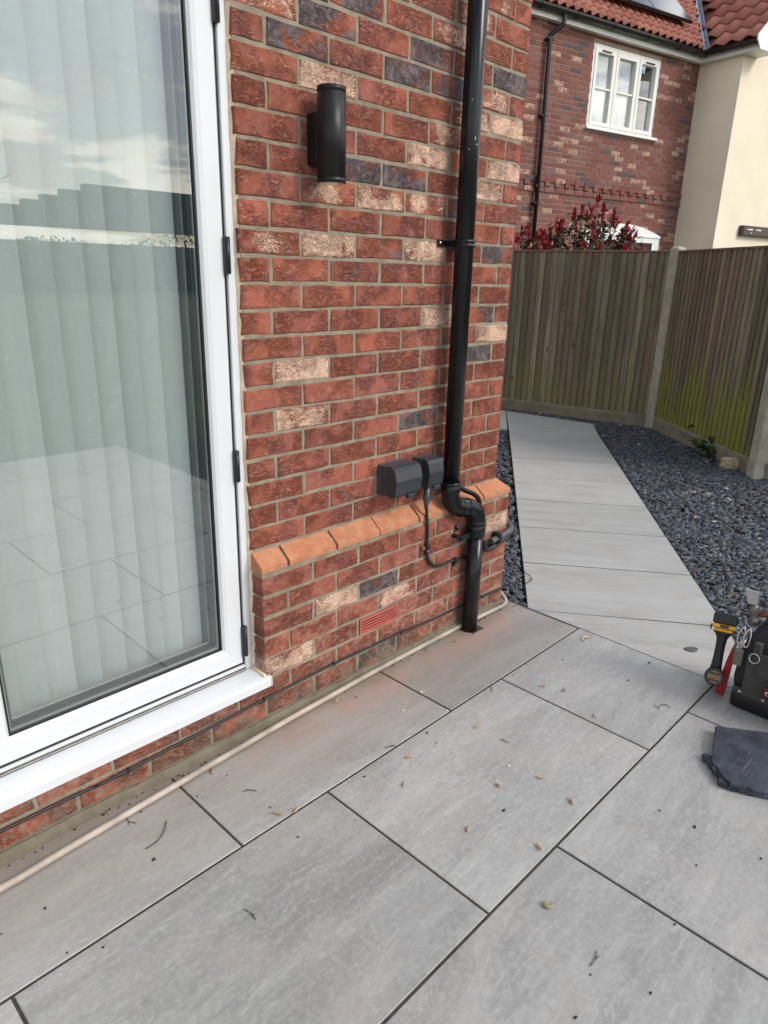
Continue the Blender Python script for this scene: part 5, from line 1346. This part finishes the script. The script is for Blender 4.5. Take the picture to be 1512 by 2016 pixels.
# red handled tool leaning on the bag
rt = thing('red_handled_tool', 'flat red tool handle leaning against the side of the tool bag', 'tool', (1.36, -1.06, 0))
a = Vector((1.368, -1.072, 0.004)); b = Vector((1.350, -1.098, 0.245))
dd = (b-a).normalized(); sd2 = Vector((0.1, -0.99, -0.12)); sd2 = (sd2-dd*sd2.dot(dd)).normalized(); th = dd.cross(sd2)
def flatbar(name, mat, prof, parent):
    mb = MB(); n = len(prof); vs = []
    for s__ in (-1, 1):
        for h, w0, w1, tk in prof: pass
    L_ = [a+dd*h+sd2*w0 for h, w0, w1, tk in prof] + [a+dd*h+sd2*w1 for h, w0, w1, tk in prof][::-1]
    tkk = prof[0][3]
    vs = [p - th*tkk for p in L_] + [p + th*tkk for p in L_]; m_ = len(L_)
    mb.add(vs, [tuple(range(m_))[::-1], tuple(range(m_, 2*m_))]+[(i, (i+1) % m_, m_+(i+1) % m_, m_+i) for i in range(m_)]); return mb.build(name, mat, parent)
flatbar('red_handle', 'red', [(0.0, -0.016, 0.014, 0.006), (0.006, -0.018, 0.016, 0.006), (0.08, -0.015, 0.013, 0.006), (0.16, -0.012, 0.010, 0.006), (0.215, -0.007, 0.006, 0.006)], rt)
flatbar('steel_tip', 'hammerhead', [(0.210, -0.006, 0.005, 0.003), (0.255, -0.004, 0.003, 0.003), (0.285, -0.007, 0.002, 0.003)], rt)

# cordless drill upside down
dr = thing('cordless_drill', 'yellow and black cordless drill standing upside down with its battery on top', 'drill', (1.44, -1.03, 0))
ax0 = Vector((0.962, 0.270, 0)).normalized(); sx_ = Vector((ax0.y, -ax0.x, 0)); tl = R(22); ax = ax0*math.cos(tl)-Vector((0, 0, 1))*math.sin(tl); uz = ax0*math.sin(tl)+Vector((0, 0, 1))*math.cos(tl); o3 = Vector((1.312, -1.057, 0.093))
MB().lathe(o3, ax, [(0.0, 0.030), (0.002, 0.0335), (0.012, 0.0345), (0.014, 0.0325), (0.040, 0.0325), (0.090, 0.031), (0.125, 0.029), (0.150, 0.022), (0.165, 0.018), (0.185, 0.014)], 32).build('motor_housing', 'rubber', dr)
def hsec(c_, hx, hy): return [c_ + sx_*(hx*math.cos(2*math.pi*k/20)) + ax*(hy*math.sin(2*math.pi*k/20)) for k in range(20)]
def dz(z, back): return o3 + uz*z + ax*back
rings = [hsec(dz(0.020, 0.045), 0.022, 0.030), hsec(dz(0.045, 0.040), 0.0185, 0.024), hsec(dz(0.080, 0.032), 0.0170, 0.022), hsec(dz(0.115, 0.026), 0.0165, 0.021), hsec(dz(0.145, 0.024), 0.0185, 0.023), hsec(dz(0.160, 0.026), 0.026, 0.030), hsec(dz(0.170, 0.030), 0.036, 0.042)]
loft(rings, 'grip', 'rubber', dr)
DM = Matrix((sx_, ax, uz)).transposed().to_4x4(); DM.translation = o3
MB().cbox(-0.032, 0.032, -0.012, 0.075, 0.171, 0.184, 0.004, DM).build('battery_foot', 'yellow', dr)
MB().cbox(-0.040, 0.040, -0.016, 0.088, 0.1845, 0.200, 0.004, DM).build('battery_shoe', 'yellow', dr)
MB().cbox(-0.0415, 0.0415, -0.0175, 0.092, 0.2005, 0.2395, 0.005, DM).build('battery', 'blackplastic', dr)
for k in range(7): MB().box(-0.028+k*0.0085, -0.0245+k*0.0085, -0.0190, -0.0170, 0.206, 0.234, DM).build('battery_rib', 'rubber', dr)
MB().cbox(-0.046, -0.0405, 0.000, 0.020, 0.172, 0.194, 0.002, DM).build('belt_hook', 'blackplastic', dr)
MB().box(-0.014, 0.016, -0.0178, -0.0160, 0.1865, 0.1975, DM).build('gauge', 'blackplastic', dr)
DF = Matrix((sx_, uz, -ax)).transposed()
cp_ = o3 - ax*0.0006
MB().lathe(o3, -ax, [(0, 0.030), (0.0008, 0.0295)], 28).build('end_cap', 'blackplastic', dr)
fb = MB(); q = 0.0205; h_ = 0.0078; DD = Matrix((sx_, uz, -ax)).transposed().to_4x4(); DD.translation = o3 - ax*0.0009
fb.box(-q, q, h_-0.0012, h_, 0, 0.0006, DD); fb.box(-q, q, -h_, -h_+0.0012, 0, 0.0006, DD); fb.box(-q, -q+0.0012, -h_+0.0012, h_-0.0012, 0, 0.0006, DD); fb.box(q-0.0012, q, -h_+0.0012, h_-0.0012, 0, 0.0006, DD)
fb.box(-0.012, 0.012, 0.0185, 0.0200, 0, 0.0006, DD); fb.box(-0.012, 0.012, -0.0200, -0.0185, 0, 0.0006, DD); fb.build('badge_frame', 'yellow', dr)
text('DEWALT', 'lettering', 'yellow', dr, o3 - ax*0.0014, 0.0098, DF, 0.0002)

# kneeling mat with ragged edges
g = random.Random(3); mt_o = thing('kneeling_mat', 'worn dark blue grey kneeling mat with ragged crumbling edges on the paving', 'mat', (1.05, -1.35, 0))
top = [(1.105, -1.153), (0.925, -1.207), (0.905, -1.212), (0.880, -1.240), (0.846, -1.272), (0.836, -1.300), (0.860, -1.352), (0.915, -1.46), (0.96, -1.55), (1.02, -1.64), (1.17, -1.60), (1.30, -1.53), (1.198, -1.291)]
def rag(P_, amt, k=5):
    out = []
    for i in range(len(P_)):
        a_, b_ = Vector(P_[i]), Vector(P_[(i+1) % len(P_)])
        for j in range(k):
            p = a_.lerp(b_, j/k); out.append((p.x+g.uniform(-amt, amt), p.y+g.uniform(-amt, amt)))
    return out
tpts = rag(top, 0.0022, 7); n = len(tpts); cxm, cym = 1.05, -1.36
mb = MB(); lay = []
for z, sc_ in ((0.002, 0.985), (0.008, 0.998), (0.016, 0.990), (0.024, 1.0), (0.029, 0.998), (0.031, 0.990)):
    lay.append([(cxm+(x-cxm)*sc_+g.uniform(-.003, .003)*(z < .028), cym+(y-cym)*sc_+g.uniform(-.003, .003)*(z < .028), z+g.uniform(-.0012, .0012)*(z < .028)) for x, y in tpts])
vs = [p for l in lay for p in l]; fs = []
for i in range(len(lay)-1):
    for k in range(n): fs.append((i*n+k, i*n+(k+1) % n, (i+1)*n+(k+1) % n, (i+1)*n+k))
vs.append((cxm, cym, 0.0315)); c_i = len(vs)-1
for k in range(n): fs.append(((len(lay)-1)*n+k, (len(lay)-1)*n+(k+1) % n, c_i))
mb.add(vs, fs); mb.build('foam_pad', 'kneeler', mt_o)
fl_ = MB()
for k in range(16):
    u = k/15; p = Vector((0.935, -1.193, 0.010)).lerp(Vector((0.845, -1.285, 0.010)), u)
    fl_.cbox(p.x-0.013*g.uniform(.5, 1.2), p.x+0.010, p.y-0.010, p.y+0.016*g.uniform(.4, 1.1), 0.003, 0.010+g.uniform(0.004, 0.018), 0.002, None, 0.003, g)
fl_.build('torn_flap', 'kneeler', mt_o)

# ================================================================== DEBRIS
DEB = [('h', 0.234, -0.505), ('h', 0.459, -0.856), ('h', 0.333, -0.786), ('h', 0.123, -0.834), ('h', 0.437, -0.981), ('h', 0.527, -0.561), ('h', 0.913, -0.575), ('w', 0.435, -0.755), ('d', 0.063, -0.471), ('t', 0.126, -0.579), ('d', 0.374, -0.46), ('t', 0.528, -0.67), ('d', 0.26, -0.861), ('d', 0.931, -0.123), ('t', 0.753, -0.453), ('t', 0.887, -0.812), ('t', 0.226, -0.427), ('w', 0.543, -0.282), ('w', 0.522, -0.423), ('w', 0.407, -0.314), ('p', 1.371, -0.483), ('t', 0.949, -0.641), ('h', 0.272, -0.106), ('T', -0.52, -0.248), ('d', -0.568, -0.319), ('d', -0.228, -0.375), ('h', -0.23, -0.411), ('h', -0.181, -0.439), ('h', -0.266, -0.125), ('t', -0.482, -0.636), ('d', -0.832, -0.273), ('d', -0.776, -0.473), ('t', -0.544, -0.144), ('t', -0.233, -0.279), ('h', 0.214, -1.012), ('r', 0.069, -1.132), ('d', 0.607, -1.283), ('d', 0.596, -1.184), ('t', 0.02, -1.285), ('d', -0.021, -1.301), ('d', 0.036, -1.416), ('d', 0.622, -1.458), ('d', 0.469, -1.343), ('d', -0.132, -1.327), ('d', 0.246, -1.38), ('s', 1.627, -0.859), ('t', 1.103, -0.943), ('t', 1.133, -0.962), ('d', 1.386, -0.783), ('d', 1.201, -0.785)]
g = random.Random(44)
GL = {'h': ('seed_husk', 'small brown dry seed husk on the paving', 'seed husk', 'dry seed husks on the paving'),
      'd': ('soil_crumb', 'tiny dark soil crumb on the paving', 'crumb', 'dark soil crumbs on the paving'),
      't': ('twig', 'short thin dark twig scrap on the paving', 'twig', 'thin twig scraps on the paving'),
      'w': ('white_chip', 'tiny white chip on the paving', 'chip', 'white chips on the paving')}
ORD = ['leftmost', 'second from the left', 'third from the left', 'fourth from the left', 'fifth from the left', 'sixth from the left', 'seventh from the left', 'eighth from the left', 'ninth from the left', 'tenth from the left',
       'tenth from the right', 'ninth from the right', 'eighth from the right', 'seventh from the right', 'sixth from the right', 'fifth from the right', 'fourth from the right', 'third from the right', 'second from the right', 'rightmost']
def across(x, y):
    d_ = Vector((x, y, 0))-CAM; return d_.dot(ri2)/d_.dot(fw)
rank = {}
for kk in 'hdtw':
    ids = sorted([i for i, q in enumerate(DEB) if q[0] == kk], key=lambda i: across(DEB[i][1], DEB[i][2])); n_ = len(ids)
    for r_, i in enumerate(ids): rank[i] = ORD[r_] if r_ < (n_+1)//2 else ORD[20-(n_-r_)]
for i, (k, x, y) in enumerate(DEB):
    mb = MB(); an = g.uniform(0, 6.28); d = Vector((math.cos(an), math.sin(an), 0)); zb = 0.0022; c_ = Vector((x, y, zb))
    if k == 'h':
        L_ = g.uniform(0.013, 0.019); n = 7; ring = []
        mb.tube([c_ + d*(L_*(j/6*2-1)) + Vector((0, 0, 0.0025+0.001*math.sin(j))) for j in range(7)], 0, 7, True, [0.0004, 0.0025, 0.0038, 0.0040, 0.0032, 0.0018, 0.0003])
        leaf_quad(mb, c_, (d+Vector((0, 0, .15))), Vector((0, 0, 1)), L_*1.5, 0.0025, None); nm, lb, ct, gp_ = GL[k]; m_ = 'husk'
    elif k == 'd':
        q = g.uniform(0.0020, 0.0042); mb.cbox(x-q*1.2, x+q*1.2, y-q*.8, y+q*.8, 0.0005, 0.001+q, q*0.3, None, q*0.35, g); nm, lb, ct, gp_ = GL[k]; m_ = 'crumb'
    elif k in 't':
        L_ = g.uniform(0.012, 0.026); b_ = Vector((-d.y, d.x, 0))*g.uniform(-.008, .008)
        mb.tube(smooth_path([c_-d*L_, c_+b_+Vector((0, 0, 0.002)), c_+d*L_], 4), 0.0011, 6)
        mb.tube(smooth_path([c_+b_, c_+b_*2.2+d*L_*0.5+Vector((0, 0, .002))], 3), 0.0010, 5); nm, lb, ct, gp_ = GL[k]; m_ = 'twig'
    elif k == 'T':
        mb.tube(smooth_path([(x-0.045, y-0.022, zb), (x-0.01, y-0.02, zb+.002), (x+0.02, y-0.002, zb+.003), (x+0.045, y+0.03, zb+.002)], 5), 0.0014, 6); nm, lb, ct, gp_, m_ = 'twig', 'long thin curved twig on the paving near the door sill', 'twig', None, 'twig'
    elif k == 'w':
        q = g.uniform(0.003, 0.006); mb.cbox(x-q*1.3, x+q*1.3, y-q*.6, y+q*.6, 0.0008, 0.004, 0.0008, None, 0.001, g); nm, lb, ct, gp_ = GL[k]; m_ = 'chipwhite'
    elif k == 'p':
        leaf_quad(mb, c_, d, Vector((0, 0, 1)), 0.040, 0.010, None, 0.3); leaf_quad(mb, c_, Vector((d.y, -d.x, 0)), Vector((0, 0, 1)), 0.03, 0.008, None, 0.3); nm, lb, ct, gp_, m_ = 'dry_leaf', 'curled pale dry leaf scrap on the paving near the path joint', 'leaf', None, 'pale'
    elif k == 'r':
        mb.tube([c_ + Vector((0.009*math.cos(R(60+a_)), 0.009*math.sin(R(60+a_)), 0.004)) for a_ in range(0, 271, 27)], 0, 8, True, [0.0018, 0.003, 0.004, 0.0045, 0.0045, 0.0045, 0.004, 0.0035, 0.003, 0.0025, 0.0015]); nm, lb, ct, gp_, m_ = 'catkin_curl', 'curled yellow green catkin on the large slab in the foreground', 'catkin', None, 'ring'
    elif k == 's':
        P_ = [(x+0.030*math.cos(a_)*(1+.15*math.sin(3*a_)), y+0.020*math.sin(a_)) for a_ in [2*math.pi*j/11 for j in range(11)]]
        mb.prism([tuple((Matrix.Rotation(-0.7, 2) @ (Vector(p)-Vector((x, y))) + Vector((x, y)))) for p in P_], 0.001, 0.006, 0.002); nm, lb, ct, gp_, m_ = 'slate_chip', 'single flat slate chip lying on the pale path slab near the drill', 'slate', None, 'conduit'
    if i in rank: lb = lb + ', ' + rank[i] + ' of these'
    tag(mb.build(nm, m_), lb, ct, gp_)
tw_ = MB().tube(smooth_path([(1.60, -0.03, 0.003), (1.66, 0.004, 0.004), (1.72, 0.010, 0.006), (1.752, 0.035, 0.008), (1.765, 0.075, 0.012), (1.80, 0.115, 0.010)], 5), 0.0022, 6)
tag(tw_.build('twig', 'twig'), 'curved grey twig on the left edge of the path near the gravel', 'twig')
# fine soil line along hose and wall
sl = MB()
for i in range(90):
    x = g.uniform(-1.3, 1.33); y = -0.072 - abs(g.gauss(0, 0.008)) if g.random() < 0.75 else g.uniform(-0.55, -0.1)
    q = g.uniform(0.0008, 0.0028); sl.cbox(x-q, x+q, y-q, y+q, 0.0005, 0.001+q, q*.3)
for i in range(60):
    x = g.uniform(-1.4, 1.34); y = PY-0.019+g.gauss(0, 0.004)+0.004*math.sin(x*9)
    q = g.uniform(0.0012, 0.0042)*(0.6+0.4*math.sin(x*5.3+1)**2); sl.cbox(x-q*1.5, x+q*1.5, y-q, y+q, 0.0003, 0.001+q*1.2, q*.3)
tag(sl.build('soil_specks', 'soildark', None, None, False), 'fine dark soil specks along the foot of the wall', 'soil', kind='stuff')

# ================================================================== BEHIND THE CAMERA (seen in the door glass)
cn = thing('garden_canopy', 'dark stepped canopy edge on posts, seen only as a reflection in the door glass', 'canopy', (3.5, -7.2, 0))
stp = [(2.70, 8.5, 2.400), (2.425, 2.70, 2.320), (2.20, 2.425, 2.245), (1.99, 2.20, 2.180), (1.0, 1.99, 2.115)]
for a_, b_, zt in stp: MB().cbox(a_, b_-0.002, -7.12, -7.0, 1.90, zt, 0.01).build('fascia_panel', 'canopy', cn)
for x in (1.2, 4.8, 8.3): MB().box(x-0.05, x+0.05, -7.5, -7.4, -0.09, 1.90).build('post', 'canopy', cn)
# far hedge line
g2 = np.random.default_rng(8); hv = MB(); rg_ = random.Random(6)
for i in range(14000):
    x = rg_.uniform(-20, 75); hgt = 3.0 + 0.35*math.sin(x*0.31)+0.3*math.sin(x*0.83+1)
    z = rg_.uniform(0.0, 1.0)**0.7*hgt; p = Vector((x, -42+rg_.uniform(-1.5, 1.5), z)); sh = rg_.uniform(0.5, 1.4)
    leaf_quad(hv, p, Vector((rg_.gauss(0, 1), rg_.gauss(0, 1), rg_.gauss(0.2, .7))), Vector((rg_.uniform(-1, 1), 1, 1)), rg_.uniform(0.14, 0.30), rg_.uniform(0.05, 0.11), (0.040*sh, 0.046*sh, 0.024*sh))
hv.box(-20, 75, -43.4, -42.6, -0.1, 2.75)
hv.c[-6:] = [(0.03, 0.035, 0.02)]*6
tag(hv.build('far_hedge', 'leaf', None, None, False), 'dark distant tree line, seen only as a reflection in the door glass', 'hedge', kind='stuff')
# bare tree
bt = thing('bare_tree', 'bare winter tree branches, seen only as a reflection in the door glass', 'tree', (3.2, -14.5, 0)); br = MB(); rg_ = random.Random(17)
def branch(p, d, L_, r_, lev):
    q = p + d*L_; mid = p.lerp(q, 0.5) + Vector((rg_.gauss(0, .05), rg_.gauss(0, .05), 0))*L_
    br.tube([p, mid, q], 0, 5, True, [r_, r_*0.8, r_*0.6])
    if lev == 0: return
    for k in range(rg_.randint(3, 4)):
        dv = (d + Vector((rg_.gauss(0, .55), rg_.gauss(0, .55), rg_.gauss(0.12, .35)))).normalized(); branch(p.lerp(q, rg_.uniform(0.5, 1.0)), dv, L_*rg_.uniform(0.6, 0.8), r_*0.55, lev-1)
branch(Vector((3.2, -14.5, 1.0)), Vector((0, 0, 1)), 1.3, 0.07, 4)
br.build('branches', 'stem', bt, None, False); MB().lathe((3.2, -14.5, -0.09), (0, 0, 1), [(0, 0.13), (0.3, 0.10), (1.15, 0.075)], 12).build('trunk', 'stem', bt)
